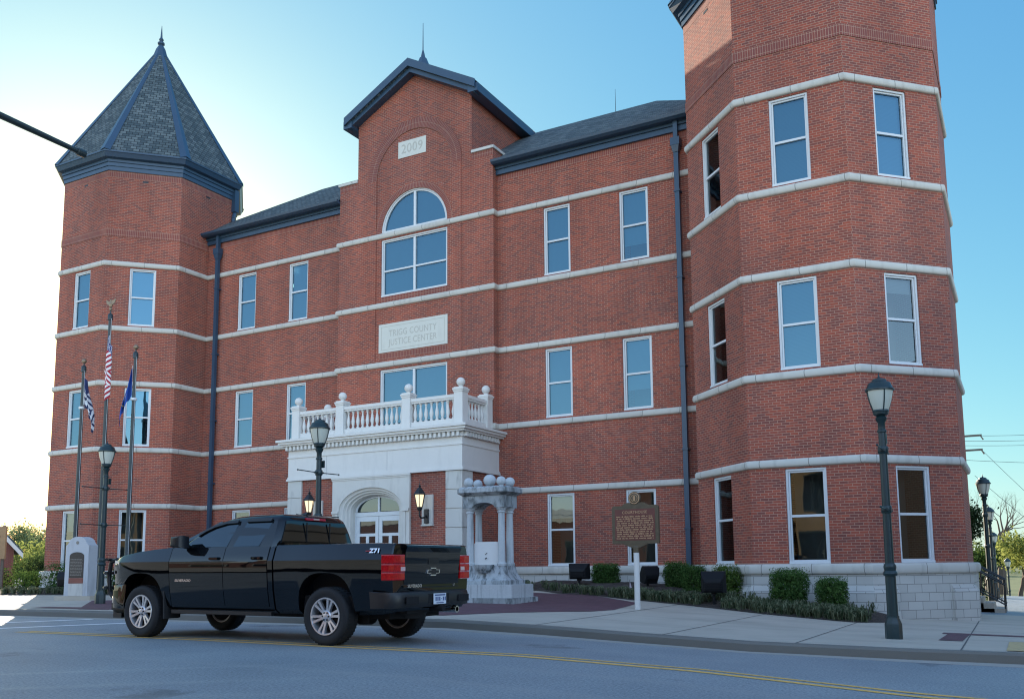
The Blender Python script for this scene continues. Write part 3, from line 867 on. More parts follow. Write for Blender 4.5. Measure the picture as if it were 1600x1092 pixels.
tr = m.build('transom_window', M['door'], house)
m = MB(); m.prism([(x, yd + 0.03, z) for x, z in epts(hw - 0.02, ah - 0.27)], (0, 0.02, 0)); m.build('pane', M['glass_dark'], tr)
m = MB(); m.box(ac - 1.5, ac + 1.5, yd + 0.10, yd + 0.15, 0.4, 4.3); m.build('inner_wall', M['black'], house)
m = MB(); m.box(PX0 + 0.3, PX1 - 0.3, PY - 0.35, YP, 0.3, 0.895); m.build('door_step', M['concrete'], house)

# balustrade
pedx = [-7.15, -5.13, -2.31, -0.24]; pyf = PY + 0.10; py = pyf + 0.14
def pedestal(x, y):
    m = MB()
    for z0, z1, h in ((6.062, 6.16, 0.20), (6.16, 7.16, 0.165), (7.16, 7.22, 0.185), (7.22, 7.28, 0.205), (7.28, 7.32, 0.17)): m.box(x - h, x + h, y - h, y + h, z0, z1)
    p = m.build('balustrade_pedestal', M['white'], house)
    m = MB()
    m.lathe([(0.10, 7.321), (0.09, 7.335), (0.06, 7.36), (0.07, 7.375)], (x, y, 0), 14)
    m.ball((x, y, 7.50), 0.145, 20, 12)
    m.build('ball_finial', M['white'], p, smooth=40)
peds = [(x, py) for x in pedx] + [(pedx[-1], -0.45), (pedx[0], -0.45)]
for x, y in peds: pedestal(x, y)
rl = MB(); spans = [((pedx[i], py), (pedx[i + 1], py)) for i in range(3)] + [((pedx[3], py), (pedx[3], -0.45)), ((pedx[0], py), (pedx[0], -0.45))]
bal = MB(); bal.lathe([(0.055, 0), (0.055, 0.05), (0.03, 0.07), (0.038, 0.10), (0.062, 0.20), (0.066, 0.26), (0.05, 0.35), (0.030, 0.46), (0.028, 0.51), (0.045, 0.54), (0.03, 0.56), (0.055, 0.58), (0.055, 0.62)], (0, 0, 0), 12)
b0 = bal.build('baluster', M['white'], house, smooth=40)
first = True
for (xa, ya), (xb, yb_) in spans:
    hor = abs(xb - xa) > abs(yb_ - ya)
    for z0, z1, h in ((6.15, 6.31, 0.10), (6.93, 6.99, 0.10), (6.99, 7.10, 0.13)):
        if hor: rl.box(xa + 0.17, xb - 0.17, ya - h, ya + h, z0, z1 - .001)
        else: rl.box(xa - h, xa + h, ya + 0.17, yb_ - 0.17, z0, z1 - .001)
    L = (xb - xa) if hor else (yb_ - ya)
    nb = max(5, round((L - 0.4) / 0.205))
    for i in range(nb):
        t = 0.17 + (L - 0.34) * (i + 0.5) / nb
        c = b0 if first else b0.copy()
        if not first: COL.objects.link(c); c.parent = house
        first = False
        c.location = (xa + t, ya, 6.31) if hor else (xa, ya + t, 6.31)
rl.build('balustrade_rail', M['white'], house)
m = MB(); m.box(PX0 - 0.05, PX1 + 0.05, PY - 0.05, YP, 6.0, 6.068); m.build('balcony_floor', M['white'], house)
# stone backing plates of the lanterns
for x in (-1.38, -5.98):
    m = MB(); m.box(x - 0.21, x + 0.21, PY + 0.0, PY + 0.07, 2.90, 3.87); m.box(x - 0.23, x + 0.23, PY - 0.03, PY + 0.07, 2.86, 2.90)
    m.build('lantern_backplate', M['stone'], house)
M['bulb'] = NT('lantern_glow').m
bb = M['bulb'].node_tree.nodes['Principled BSDF']; bb.inputs['Base Color'].default_value = (0.8, 0.62, 0.35, 1); bb.inputs['Emission Color'].default_value = (1, 0.78, 0.48, 1); bb.inputs['Emission Strength'].default_value = 0.36
def lantern(x, label):
    L = thing('wall_lantern', label, 'wall lantern', (x, PY + 0.0, 3.62), 0, 'lanterns beside the entrance')
    c = (0, -0.42, 0)
    m = MB(); m.lathe([(0.06, -0.30), (0.09, -0.24), (0.10, -0.20), (0.10, -0.17)], c, 6); m.lathe([(0.215, 0.22), (0.20, 0.25), (0.13, 0.36), (0.06, 0.44), (0.03, 0.46), (0.045, 0.50), (0.012, 0.55), (0.006, 0.66)], c, 6)
    for k in range(6):
        t = 2 * pi * k / 6; m.tube((c[0] + 0.10 * cos(t), c[1] + 0.10 * sin(t), -0.17), (0.18 * cos(t), c[1] + 0.18 * sin(t), 0.22), 0.012, 0.012, 5)
    m.path([(0, -0.42, -0.28), (0, -0.42, -0.45), (0, -0.34, -0.52), (0, -0.15, -0.50), (0, -0.06, -0.42), (0, 0, -0.42)], 0.028, 8)
    m.box(-0.07, 0.07, -0.075, -0.003, -0.68, -0.22)
    m.build('bracket', M['black'], L)
    m = MB(); m.lathe([(0.085, -0.168), (0.165, 0.215)], c, 6); m.build('lantern_glass', M['bulb'], L)
lantern(-5.98, 'lit black wall lantern left of the arched door, half behind the lamp post')
lantern(-1.38, 'lit black wall lantern right of the arched door by the white quoins')

# ================================================================ ground, street, pavement
def interp(x, X, Z):
    if x <= X[0]: return Z[0]
    for a, b, c, d in zip(X[:-1], X[1:], Z[:-1], Z[1:]):
        if x <= b: return c + (d - c) * (x - a) / (b - a)
    return Z[-1]
KX = [-60, -30, -6.9, -3.3, 3, 6.33, 8.2, 9.98, 11.73, 13.8, 15.3, 20, 40]
KZ = [.20, .50, .60, .60, .60, .59, .525, .444, .37, .34, .33, .28, .1]
BX = [-60, -30, -21, -8, 0, 3, 5.5, 7, 8.3, 10, 12.3, 14.4, 18, 25, 40]
BZ = [-.5, .30, .78, .84, .88, .86, .78, .66, .50, .38, .21, .10, -.02, -.15, -.3]
CX_ = [-60, -20, 1, 4.6, 7.5, 10, 12.2, 14.4, 18, 40]
CZ_ = [.30, .46, .48, .48, .47, .455, .375, .235, .10, -.2]
KY, YC = -12.8, -16.75
def zs(X, Y):
    k, b = interp(X, KX, KZ), interp(X, BX, BZ)
    t = min((Y - KY) / (-1 - KY), 1.0)
    return k + (b - k) * t
def zr(X, Y):
    g, c = interp(X, KX, KZ) - 0.14, interp(X, CX_, CZ_)
    t = (KY - Y) / (KY - YC)
    return g + (c - g) * t if t <= 1 else c - 0.012 * (YC - Y)

def sheet(name, xs, ys, zf, mat, kind='structure', dz=0.0):
    me = bpy.data.meshes.new(name); nx = len(xs)
    v = [(x, y, zf(x, y) + dz) for y in ys for x in xs]
    f = [(j * nx + i, j * nx + i + 1, (j + 1) * nx + i + 1, (j + 1) * nx + i) for j in range(len(ys) - 1) for i in range(nx - 1)]
    me.from_pydata(v, [], f)
    uv = me.uv_layers.new(name='UVMap').data
    for l in me.loops: uv[l.index].uv = me.vertices[l.vertex_index].co[:2]
    for p in me.polygons: p.use_smooth = True
    me.materials.append(mat)
    o = bpy.data.objects.new(name, me); COL.objects.link(o)
    if kind: o['kind'] = kind
    return o
def rng(a, b, n): return [a + (b - a) * i / n for i in range(n + 1)]

M['grass'] = NT('lawn').m
_k = NT('lawn_ground'); _f = _k.noise(_k.obj(), 0.6, 6); _k.base(_k.mix((0.045, 0.075, 0.02), (0.13, 0.15, 0.045), _f)); _k.set(Roughness=0.95); M['grass'] = _k.m
bpy.data.materials.remove(bpy.data.materials['lawn'])
# terrain out to the horizon
def zg(x, y):
    z = -0.75
    if x < -24: z -= min(1.2, (-24 - x) * 0.03)
    if x > 18: z -= min(0.8, (x - 18) * 0.03)
    if y > 12: z -= min(1.0, (y - 12) * 0.02)
    r = sqrt(x * x + y * y)
    if r > 120: z += min(9.0, (r - 120) * 0.030)
    return z
gx = [-900, -500, -300, -200, -150, -120, -100, -80, -65, -50, -40, -32, -26, -20, -10, 0, 10, 16, 20, 26, 32, 40, 50, 65, 80, 100, 130, 170, 250, 400, 900]
sheet('ground', gx, gx, zg, M['grass'])
rx = sorted(set(rng(-75, 60, 60) + [x for x in KX + CX_ if -75 < x < 60]))
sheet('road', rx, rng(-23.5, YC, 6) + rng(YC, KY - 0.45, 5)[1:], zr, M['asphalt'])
sheet('gutter', rx, [KY - 0.452, KY - 0.01], lambda x, y: zr(x, y) + (0.0 if y < KY - 0.2 else 0.0), M['gutter'], dz=0.001)
# cross streets left and right
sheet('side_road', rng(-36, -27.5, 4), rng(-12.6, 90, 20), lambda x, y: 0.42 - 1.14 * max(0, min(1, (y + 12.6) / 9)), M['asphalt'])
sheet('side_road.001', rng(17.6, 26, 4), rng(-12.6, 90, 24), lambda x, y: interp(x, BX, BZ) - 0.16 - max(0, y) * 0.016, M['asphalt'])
# kerb: a real step
def kerb(name, x0, x1):
    mb = MB(); xs = [x for x in rx if x0 < x < x1]; xs = [x0] + xs + [x1]
    pro = [(-0.02, -0.5), (-0.02, -0.03), (0.01, 0.0), (0.165, 0.0), (0.165, -0.5)]
    mb.loft([[(x, KY + dy, interp(x, KX, KZ) + dz) for dy, dz in pro] for x in xs])
    o = mb.build(name, M['kerb']); o['kind'] = 'structure'
    return o
kerb('kerb', -27.4, 17.5)
# pavement
px_ = sorted(set(rng(-27.4, 17.5, 50) + [x for x in KX + BX if -27.4 < x < 17.5]))
sheet('pavement', px_, rng(KY + 0.167, -1.0, 16) + [0.0, 2.0], zs, M['concrete'])
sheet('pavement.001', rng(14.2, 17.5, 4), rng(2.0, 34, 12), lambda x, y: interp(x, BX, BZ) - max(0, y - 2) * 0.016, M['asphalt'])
mb = MB(); mb.loft([[(17.50, y, z + d) for d in (-.6,)] + [(17.50, y, z), (17.66, y, z), (17.66, y, z - .6)] for y, z in [(y, interp(17.6, BX, BZ) - max(0, y - 2) * 0.016 + (interp(17.6, KX, KZ) - interp(17.6, BX, BZ)) * max(0, min(1, (-1 - y) / 11.8))) for y in rng(-12.8, 34, 24)]])
k2 = mb.build('kerb', M['kerb']); k2['kind'] = 'structure'
# joints in the pavement
M['joint'] = plain('pavement_joint', (0.10, 0.10, 0.095), 0.9)
mb = MB()
def lay(pts, w, mbx, dz=0.004, zf=zs, n=10):
    """ribbon on the ground along a polyline"""
    for (xa, ya), (xb, yb) in zip(pts[:-1], pts[1:]):
        d = Vector((xb - xa, yb - ya)).normalized(); s = Vector((-d.y, d.x)) * w / 2
        for i in range(n):
            q = []
            for t, sg in ((i / n, -1), ((i + 1) / n, -1), ((i + 1) / n, 1), (i / n, 1)):
                x, y = xa + (xb - xa) * t + s.x * sg, ya + (yb - ya) * t + s.y * sg
                q.append((x, y, zf(x, y) + dz))
            mbx.poly(q)
for x in (-22, -19.5, -17, -14.5, -12, -9.5, -7, -4.5, -2, 0.4, 2.7, 5.2, 8.0, 10.3, 12.37, 14.6, 16.2): lay([(x, KY + 0.17), (x - 0.25, -1.6 if x < 14 else -0.5)], 0.022, mb)
lay([(-27, KY + 0.20), (17.4, KY + 0.20)], 0.03, mb, n=120)
lay([(12.4, -7.0), (17.4, -7.0)], 0.02, mb)
j = mb.build('pavement_joints', M['joint']); j['kind'] = 'structure'
# maroon paver patches
def patch(name, pts, mat, dz, zf=zs, sub=10):
    b = bmesh.new(); vs = [b.verts.new((x, y, 0)) for x, y in pts]; b.faces.new(vs)
    xs = [p[0] for p in pts]; ys = [p[1] for p in pts]
    for i in range(1, sub):
        for co, no in (((min(xs) + (max(xs) - min(xs)) * i / sub, 0, 0), (1, 0, 0)), ((0, min(ys) + (max(ys) - min(ys)) * i / sub, 0), (0, 1, 0))):
            bmesh.ops.bisect_plane(b, geom=b.verts[:] + b.edges[:] + b.faces[:], plane_co=co, plane_no=no)
    for v in b.verts: v.co.z = zf(v.co.x, v.co.y) + dz
    me = bpy.data.meshes.new(name); b.to_mesh(me); b.free()
    uv = me.uv_layers.new(name='UVMap').data
    for l in me.loops: uv[l.index].uv = me.vertices[l.vertex_index].co[:2]
    me.materials.append(mat); o = bpy.data.objects.new(name, me); COL.objects.link(o); o['kind'] = 'structure'
    return o
_k = NT('maroon_paver'); _b = _k.n('ShaderNodeTexBrick', Scale=1.0)
_b.inputs['Brick Width'].default_value = 0.2; _b.inputs['Row Height'].default_value = 0.1; _b.inputs['Mortar Size'].default_value = 0.004
_b.inputs['Color1'].default_value = (0.150, 0.066, 0.080, 1); _b.inputs['Color2'].default_value = (0.115, 0.052, 0.064, 1); _b.inputs['Mortar'].default_value = (0.05, 0.035, 0.04, 1)
_k.l(_k.uv(), _b.inputs['Vector']); _k.base(_k.mix(_b.outputs['Color'], (0.7, 0.7, 0.7), _k.noise(_k.uv(), 1.5, 4), 'MULTIPLY')); _k.set(Roughness=0.85); M['maroon'] = _k.m
patch('brick_paving', [(-1.2, -11.9), (5.55, -11.8), (7.35, -8.9), (7.5, -8.0), (7.1, -5.5), (5.0, -3.9), (2.6, -3.6), (-1.0, -3.6)], M['maroon'], 0.006)
patch('brick_paving.001', [(-8.3, -9.2), (-7.0, -8.3), (-3.5, -12.3), (-4.6, -12.3)], M['maroon'], 0.006)
patch('brick_paving.002', [(-6.6, -12.2), (-2.6, -12.2), (-2.6, -11.7), (-6.6, -11.7)], M['maroon'], 0.0065, sub=4)
patch('brick_paving.003', [(14.05, -8.45), (17.3, -8.45), (17.3, -8.0), (14.05, -8.0)], M['maroon'], 0.006, sub=4)
patch('brick_paving.004', [(14.15, -10.45), (14.5, -10.45), (14.5, -8.452), (14.15, -8.452)], M['maroon'], 0.0065, sub=4)
_k = NT('tactile_yellow'); _v = _k.n('ShaderNodeTexVoronoi', Scale=14.0); _k.l(_k.uv(), _v.inputs['Vector']); _k.base(_k.mix((0.55, 0.42, 0.20), (0.40, 0.30, 0.15), _v.outputs['Distance'])); _k.set(Roughness=0.8); M['tactile'] = _k.m
patch('tactile_paving', [(15.15, -12.45), (16.6, -12.45), (16.6, -10.2), (15.15, -10.2)], M['tactile'], 0.010, sub=4)
# road markings
_k = NT('worn_yellow_paint'); _f = _k.noise(_k.uv(), 14, 5, 0.7); _k.base(_k.mix((0.80, 0.47, 0.10), (0.34, 0.27, 0.16), _k.ramp(_f, [(0.48, (0, 0, 0)), (0.68, (1, 1, 1))]))); _k.set(Roughness=0.7); M['yellow'] = _k.m
_k = NT('worn_white_paint'); _f = _k.noise(_k.uv(), 10, 5, 0.7); _k.base(_k.mix((0.80, 0.81, 0.80), (0.42, 0.43, 0.44), _k.ramp(_f, [(0.58, (0, 0, 0)), (0.80, (1, 1, 1))]))); _k.set(Roughness=0.7); M['whitep'] = _k.m
mb = MB()
for o_ in (-0.115, 0.115): lay([(-0.1, YC + 0.15 + o_), (7.5, YC + o_), (16.5, YC + o_)], 0.10, mb, 0.004, zr, 40)
ln = mb.build('road_marking', M['yellow']); ln['kind'] = 'structure'
mb = MB()
lay([(-6.2, -22.6), (-2.75, -12.9 - 0.36)], 0.24, mb, 0.004, zr, 30); lay([(-3.85, -22.6), (-0.35, -13.26)], 0.24, mb, 0.004, zr, 30)
ln = mb.build('road_marking.001', M['whitep']); ln['kind'] = 'structure'
# far side of the street (behind the camera)
sheet('pavement.002', rng(-40, 50, 20), [-23.5, -26, -33.0], lambda x, y: zr(x, -23.5) + 0.14, M['concrete'])

# mulch beds and ground cover
BEDF = [(1.2, -2.2), (2.9, -2.75), (3.9, -3.6), (5.0, -4.0), (6.6, -4.75), (8.3, -4.6), (8.75, -4.75), (10.2, -5.45), (12.2, -5.95), (12.75, -5.2)]
def bed_front(x): return interp(x, [p[0] for p in BEDF], [p[1] for p in BEDF])
def wall_y(x):
    if x < 7.3: return 0.1
    if x < 9.35: return -1.45 - (x - 7.3)
    return -3.45
def bed_z(x, y):
    f, w = bed_front(x), wall_y(x)
    t = max(0.0, min(1.0, (y - f) / max(0.3, w - f)))
    edge = min(1.0, min(x - 1.2, 12.9 - x) / 0.8)
    return zs(x, y) + (0.012 + 0.20 * min(1, t * 1.5)) * max(0.06, edge)
_k = NT('bark_mulch'); _f = _k.noise(_k.obj(), 30, 6, 0.75); _g = _k.noise(_k.obj(), 1.5, 3); _k.base(_k.mix(_k.mix((0.018, 0.013, 0.011), (0.11, 0.082, 0.066), _k.ramp(_f, [(0.35, (0, 0, 0)), (0.7, (1, 1, 1))])), (0.16, 0.14, 0.12), _k.ramp(_g, [(0.55, (0, 0, 0)), (0.75, (0.6, 0.6, 0.6))]))); _k.set(Roughness=0.95); _k.bump(_f, 1.0, 0.04); M['mulch'] = _k.m
def bed(name, x0, x1, n, fy, wy, zf):
    v = []; f = []; m_ = 14
    for i in range(n + 1):
        x = x0 + (x1 - x0) * i / n; a, b = fy(x), wy(x)
        for j in range(m_ + 1):
            y = a + (b - a) * j / m_
            v.append((x, y, zf(x, y) + (random.uniform(-.012, .02) if 0 < j else 0)))
    for i in range(n):
        for j in range(m_): f.append((i * (m_ + 1) + j, (i + 1) * (m_ + 1) + j, (i + 1) * (m_ + 1) + j + 1, i * (m_ + 1) + j + 1))
    mb = MB(); mb.v = v; mb.f = f
    o = mb.build(name, M['mulch']); o['kind'] = 'stuff'; return o
bed('mulch', 1.2, 12.75, 90, bed_front, wall_y, bed_z)
lf = lambda x: -6.2 if x > -18 else -6.2 + (-18 - x) * 0.2
lw = lambda x: -3.4 if x < -16.2 else (-3.4 + (x + 16.2) if x < -14.3 else -0.1)
lz = lambda x, y: zs(x, y) + 0.02 + 0.12 * min(1, max(0, (y - lf(x)) / 2))
bed('mulch.001', -21.5, -8.5, 60, lf, lw, lz)

def blades(name, spots, zf, mat, n=(16, 26), h=(0.16, 0.30), spread=0.20):
    mb = MB(); rnd = random.Random(5)
    for x, y in spots:
        for _ in range(rnd.randint(*n)):
            a = rnd.uniform(0, 2 * pi); L = rnd.uniform(*h); r = rnd.uniform(0.4, 1) * spread; w = rnd.uniform(0.006, 0.011)
            bx, by = x + rnd.gauss(0, .035), y + rnd.gauss(0, .035); z = zf(bx, by) - 0.01
            d = Vector((cos(a), sin(a), 0)); s = Vector((-d.y, d.x, 0)) * w
            P0 = Vector((bx, by, z)); P1 = P0 + d * r * 0.45 + Vector((0, 0, L * 0.85)); P2 = P0 + d * r + Vector((0, 0, L * rnd.uniform(0.45, 0.85)))
            i = len(mb.v)
            mb.v += [tuple(p) for p in (P0 - s, P0 + s, P1 + s, P1 - s, P2 + s * .3, P2 - s * .3)]
            mb.f += [(i, i + 1, i + 2, i + 3), (i + 3, i + 2, i + 4, i + 5)]
    o = mb.build(name, mat); o['kind'] = 'stuff'; return o
M['liriope'] = leaf_mat('liriope_blades', (0.035, 0.062, 0.030), (0.20, 0.215, 0.13), 0.2)
sp = []; rnd = random.Random(11)
for i in range(420):
    x = rnd.uniform(5.9, 12.35); f = bed_front(x)
    y = f + 0.10 + abs(rnd.gauss(0, 0.42))
    if y > wall_y(x) - 0.15 or (8.25 < x < 8.95 and y < -4.05) or (9.0 < x < 9.6 and rnd.random() < .5): continue
    sp.append((x, y))
for i in range(40):
    x = rnd.uniform(1.6, 6.2); sp.append((x, bed_front(x) + 0.08 + abs(rnd.gauss(0, 0.18))))
blades('border_grass', sp, bed_z, M['liriope'])
sp = [(rnd.uniform(-21.2, -9), 0) for i in range(150)]; sp = [(x, lf(x) + 0.1 + abs(rnd.gauss(0, .35))) for x, _ in sp]
blades('border_grass.001', sp, lz, M['liriope'])

# ================================================================ plants
def leaf_cloud(mb, pts, size, rnd, flat=0.0, aspect=0.55):
    for p in pts:
        a = Vector((rnd.gauss(0, 1), rnd.gauss(0, 1), rnd.gauss(0, 1) * (1 - flat))).normalized()
        b = a.orthogonal().normalized(); b = Matrix.Rotation(rnd.uniform(0, 6.28), 3, a) @ b
        s = size * rnd.uniform(0.6, 1.3); u = b * s; v = a.cross(b) * s * aspect
        p = Vector(p); i = len(mb.v)
        mb.v += [tuple(p - u), tuple(p - v * .9), tuple(p + u), tuple(p + v * .9)]
        mb.f.append((i, i + 1, i + 2, i + 3))
M['boxwood'] = leaf_mat('boxwood_leaves', (0.018, 0.050, 0.015), (0.115, 0.205, 0.058), 0.2)
M['twig'] = plain('twig', (0.06, 0.045, 0.03), 0.9)
def shrub(x, y, z, w, h, label, group, seed, mat=None, round_=0.5, n=6500, leaf=0.019, d=None):
    rnd = random.Random(seed); t = thing('clipped_shrub', label, 'shrub', (x, y, z), 0, group)
    mb = MB(); pts = []; d = d or w
    ph = [rnd.uniform(0, 6.28) for _ in range(6)]
    while len(pts) < n:
        a, b, c = (rnd.uniform(-1, 1) for _ in range(3))
        r = (abs(a) ** 3.2 + abs(b) ** 3.2 + abs(c) ** 3.6) ** (1 / 3.3)
        lim = 1 + 0.09 * sin(5 * a + ph[0]) * cos(4 * c + ph[1]) + 0.07 * sin(9 * b + ph[2] + 6 * c) + 0.04 * sin(14 * a + ph[3]) * sin(13 * c + ph[4])
        if r > lim or (r < 0.80 and rnd.random() < 0.93): continue
        taper = 0.86 + 0.14 * min(1, (c + 1) * 0.9)
        pts.append((a * w / 2 * taper, b * d / 2 * taper, h * 0.04 + (c + 1) / 2 * h * 0.96))
    for _ in range(n // 12):   # stray sprigs
        a = rnd.uniform(0, 6.28); pts.append((w / 2 * 1.02 * cos(a) * rnd.uniform(.3, 1.05), d / 2 * 1.02 * sin(a) * rnd.uniform(.3, 1.05), h * rnd.uniform(0.85, 1.06)))
    leaf_cloud(mb, pts, leaf, rnd)
    leaf_cloud(mb, [(rnd.uniform(-.36, .36) * w, rnd.uniform(-.36, .36) * d, rnd.uniform(.08, .86) * h) for _ in range(n // 6)], leaf * 3.2, rnd)
    mb.build('foliage', mat or M['boxwood'], t)
    st = MB()
    for _ in range(9):
        a = rnd.uniform(0, 6.28); st.tube((0.04 * cos(a), 0.04 * sin(a), -0.25), (w * .36 * cos(a), d * .36 * sin(a), h * rnd.uniform(.5, .85)), 0.014, 0.005, 5)
    st.build('stem', M['twig'], t)
    return t
GS = 'clipped shrubs along the front wall'
shrub(4.26, -.95, .88, .84, .70, 'round clipped shrub between the black floodlight and the white marker post', GS, 1)
shrub(6.52, -1.0, .76, .74, .84, 'clipped shrub at the left end of the trio under the downspout', GS, 2)
shrub(7.42, -1.95, .66, .82, .84, 'clipped shrub in the middle of the trio left of the corner tower', GS, 3)
M['boxwood_light'] = leaf_mat('boxwood_young_leaves', (0.028, 0.066, 0.016), (0.155, 0.225, 0.055), 0.2)
shrub(8.69, -3.1, .56, .90, .94, 'lighter green clipped shrub right behind the tilted floodlight by the tower', GS, 4, M['boxwood_light'])
shrub(10.48, -4.35, .54, .92, .86, 'broad clipped shrub under the middle ground floor tower window', GS, 5)
shrub(11.49, -4.6, .42, .74, .78, 'small loose clipped shrub last before the corner lamp post', GS, 6, n=5000)
shrub(-16.4, -4.6, .72, 1.15, 1.12, 'clipped dark shrub just left of the granite memorial', GS, 7, n=1800, leaf=.026)
shrub(-17.9, -4.9, .68, 1.0, .86, 'pale tipped clipped shrub leftmost in front of the left tower', GS, 8, M['boxwood_light'], n=1500, leaf=.026)
shrub(-12.75, -4.8, .66, .80, .96, 'clipped shrub half hidden between the left lamp post and the truck bonnet', GS, 9, n=1600, leaf=.026)

M['bark'] = plain('bark', (0.075, 0.058, 0.045), 0.95, noise=0.3, scale=8)
M['bark_dark'] = plain('dark_bark', (0.030, 0.025, 0.022), 0.95, noise=0.3, scale=8)
def limb(mb, p0, d, L, r, depth, rnd, tips, spread=0.6, ratio=0.72, seg=3):
    p = Vector(p0); d = Vector(d).normalized()
    for i in range(seg):
        nd = (d + Vector((rnd.gauss(0, .12), rnd.gauss(0, .12), rnd.gauss(0.04, .08)))).normalized()
        q = p + nd * L / seg; r2 = r * (1 - 0.35 / seg)
        mb.tube(p, q, r, r2, 6 if depth > 1 else 4, cap=False); p, d, r = q, nd, r2
        if depth <= 1: tips.append(tuple(p))
    if depth == 0: tips.append(tuple(p)); return
    for _ in range(rnd.choice((2, 3, 3))):
        nd = (d + Vector((rnd.gauss(0, spread), rnd.gauss(0, spread), rnd.gauss(0.12, spread * .6)))).normalized()
        limb(mb, p, nd, L * ratio * rnd.uniform(.75, 1.15), r * 0.62, depth - 1, rnd, tips, spread, ratio)
def tree(name, label, loc, H, trunk_h, r, depth, seed, leaf=None, n_per=14, size=0.12, clump=0.5, bark=None, group=None, spread=0.6, rz=0):
    rnd = random.Random(seed); t = thing(name, label, 'tree', loc, rz, group)
    mb = MB(); tips = []
    mb.tube((0, 0, -0.4), (0, 0, 0.15), r * 1.5, r * 1.05, 8, cap=False)
    limb(mb, (0, 0, 0.1), (0, 0, 1), trunk_h, r, depth, rnd, tips, spread, 0.74)
    mz = max(p[2] for p in tips); k = H / mz
    mb.v = [(x * k, y * k, z * k if z > 0 else z) for x, y, z in mb.v]; tips = [(x * k, y * k, z * k) for x, y, z in tips]
    mb.build('trunk', bark or M['bark'], t)
    if leaf:
        cr = MB(); pts = []
        for q in tips:
            c = rnd.uniform(.5, 1.2)
            for _ in range(int(n_per * c)): pts.append((q[0] + rnd.gauss(0, clump), q[1] + rnd.gauss(0, clump), q[2] + rnd.gauss(0, clump * .7)))
        leaf_cloud(cr, pts, size, rnd); cr.build('crown', leaf, t)
    return t
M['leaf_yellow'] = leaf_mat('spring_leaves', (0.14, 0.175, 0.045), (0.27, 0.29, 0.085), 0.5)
M['leaf_hazed'] = leaf_mat('hazed_spring_leaves', (0.12, 0.16, 0.08), (0.20, 0.23, 0.11), 0.45)  # young leaf green with distance haze mixed into the colour
M['leaf_dark'] = leaf_mat('dark_leaves', (0.008, 0.020, 0.010), (0.030, 0.052, 0.024), 0.06)
M['leaf_mid'] = leaf_mat('mid_leaves', (0.040, 0.075, 0.020), (0.11, 0.15, 0.04), 0.35)
G1 = 'trees beyond the left tower'
tree('spring_tree', 'bright yellow green tree low beyond the white gable trim', (-70.6, 28.8, -2.0), 5.1, 1.6, .16, 4, 21, M['leaf_yellow'], 16, .17, .60, group=G1)
tree('spring_tree', 'bright yellow green tree against the edge of the left tower', (-76, 35.4, -2.0), 5.7, 1.6, .16, 4, 22, M['leaf_yellow'], 16, .17, .60, group=G1)
tree('spring_tree', 'yellow green tree between two others behind the dark bushes', (-74, 32.2, -2.0), 6.0, 1.6, .16, 4, 23, M['leaf_yellow'], 16, .18, .65, group=G1)
tree('hill_tree', 'tall thin leaved grey green tree far behind the house gable', (-128, 64.5, -2.2), 10.8, 4.0, .28, 4, 24, M['leaf_hazed'], 7, .22, .9, group=G1)
tree('hill_tree', 'pale hazy green tree far off in the gap beside the left tower', (-135, 71.5, -2.2), 10.0, 3.4, .26, 4, 25, M['leaf_hazed'], 9, .24, .9, group=G1)
tree('hill_tree', 'pale green far tree nearest the brick of the left tower', (-129.5, 71.5, -2.2), 10.6, 3.6, .26, 4, 26, M['leaf_hazed'], 9, .24, .9, group=G1)
tree('hill_tree', 'far pale tree over the dark bush at the left edge', (-140, 66, -2.2), 9.5, 3.4, .26, 4, 27, M['leaf_hazed'], 9, .24, .9, group=G1)
def bush(label, x, y, z, w, h, seed, mat, n=2200, leaf=0.07, group=None, name='bush'):
    rnd = random.Random(seed); t = thing(name, label, 'bush', (x, y, z), 0, group); mb = MB(); pts = []
    blobs = [(rnd.uniform(-.6, .6) * w / 2, rnd.uniform(-.6, .6) * w / 2, rnd.uniform(.25, .8) * h, rnd.uniform(.28, .42) * min(w, h)) for _ in range(9)]
    for _ in range(n):
        b = rnd.choice(blobs); v = Vector((rnd.gauss(0, 1), rnd.gauss(0, 1), rnd.gauss(0, 1))).normalized() * b[3] * rnd.uniform(.6, 1.05)
        p = (b[0] + v.x, b[1] + v.y, max(0.05, b[2] + v.z)); pts.append(p)
    leaf_cloud(mb, pts, leaf, rnd); mb.build('foliage', mat, t)
    st = MB()
    for b in blobs: st.tube((0, 0, -.3), b[:3], .03, .012, 5, cap=False)
    st.build('stem', M['twig'], t); return t
G2 = 'bushes in front of the house'
bush('tall dark evergreen bush against the brick gable house', -33.8, 3.6, -.6, 2.4, 2.9, 31, M['leaf_dark'], 5200, .065, G2)
bush('loose bush with sunlit leaf tips behind the small white sign', -31.4, 3.2, -.6, 1.8, 2.7, 32, M['leaf_mid'], 1500, .06, G2)
bush('rounded dark bush touching the left tower corner', -28.2, 2.2, -.5, 2.2, 2.5, 33, M['leaf_dark'], 4200, .06, G2)
bush('low dark bush at the very left edge behind the blue car', -31.8, 1.0, -.6, 2.4, 1.7, 34, M['leaf_dark'], 3200, .06, G2)
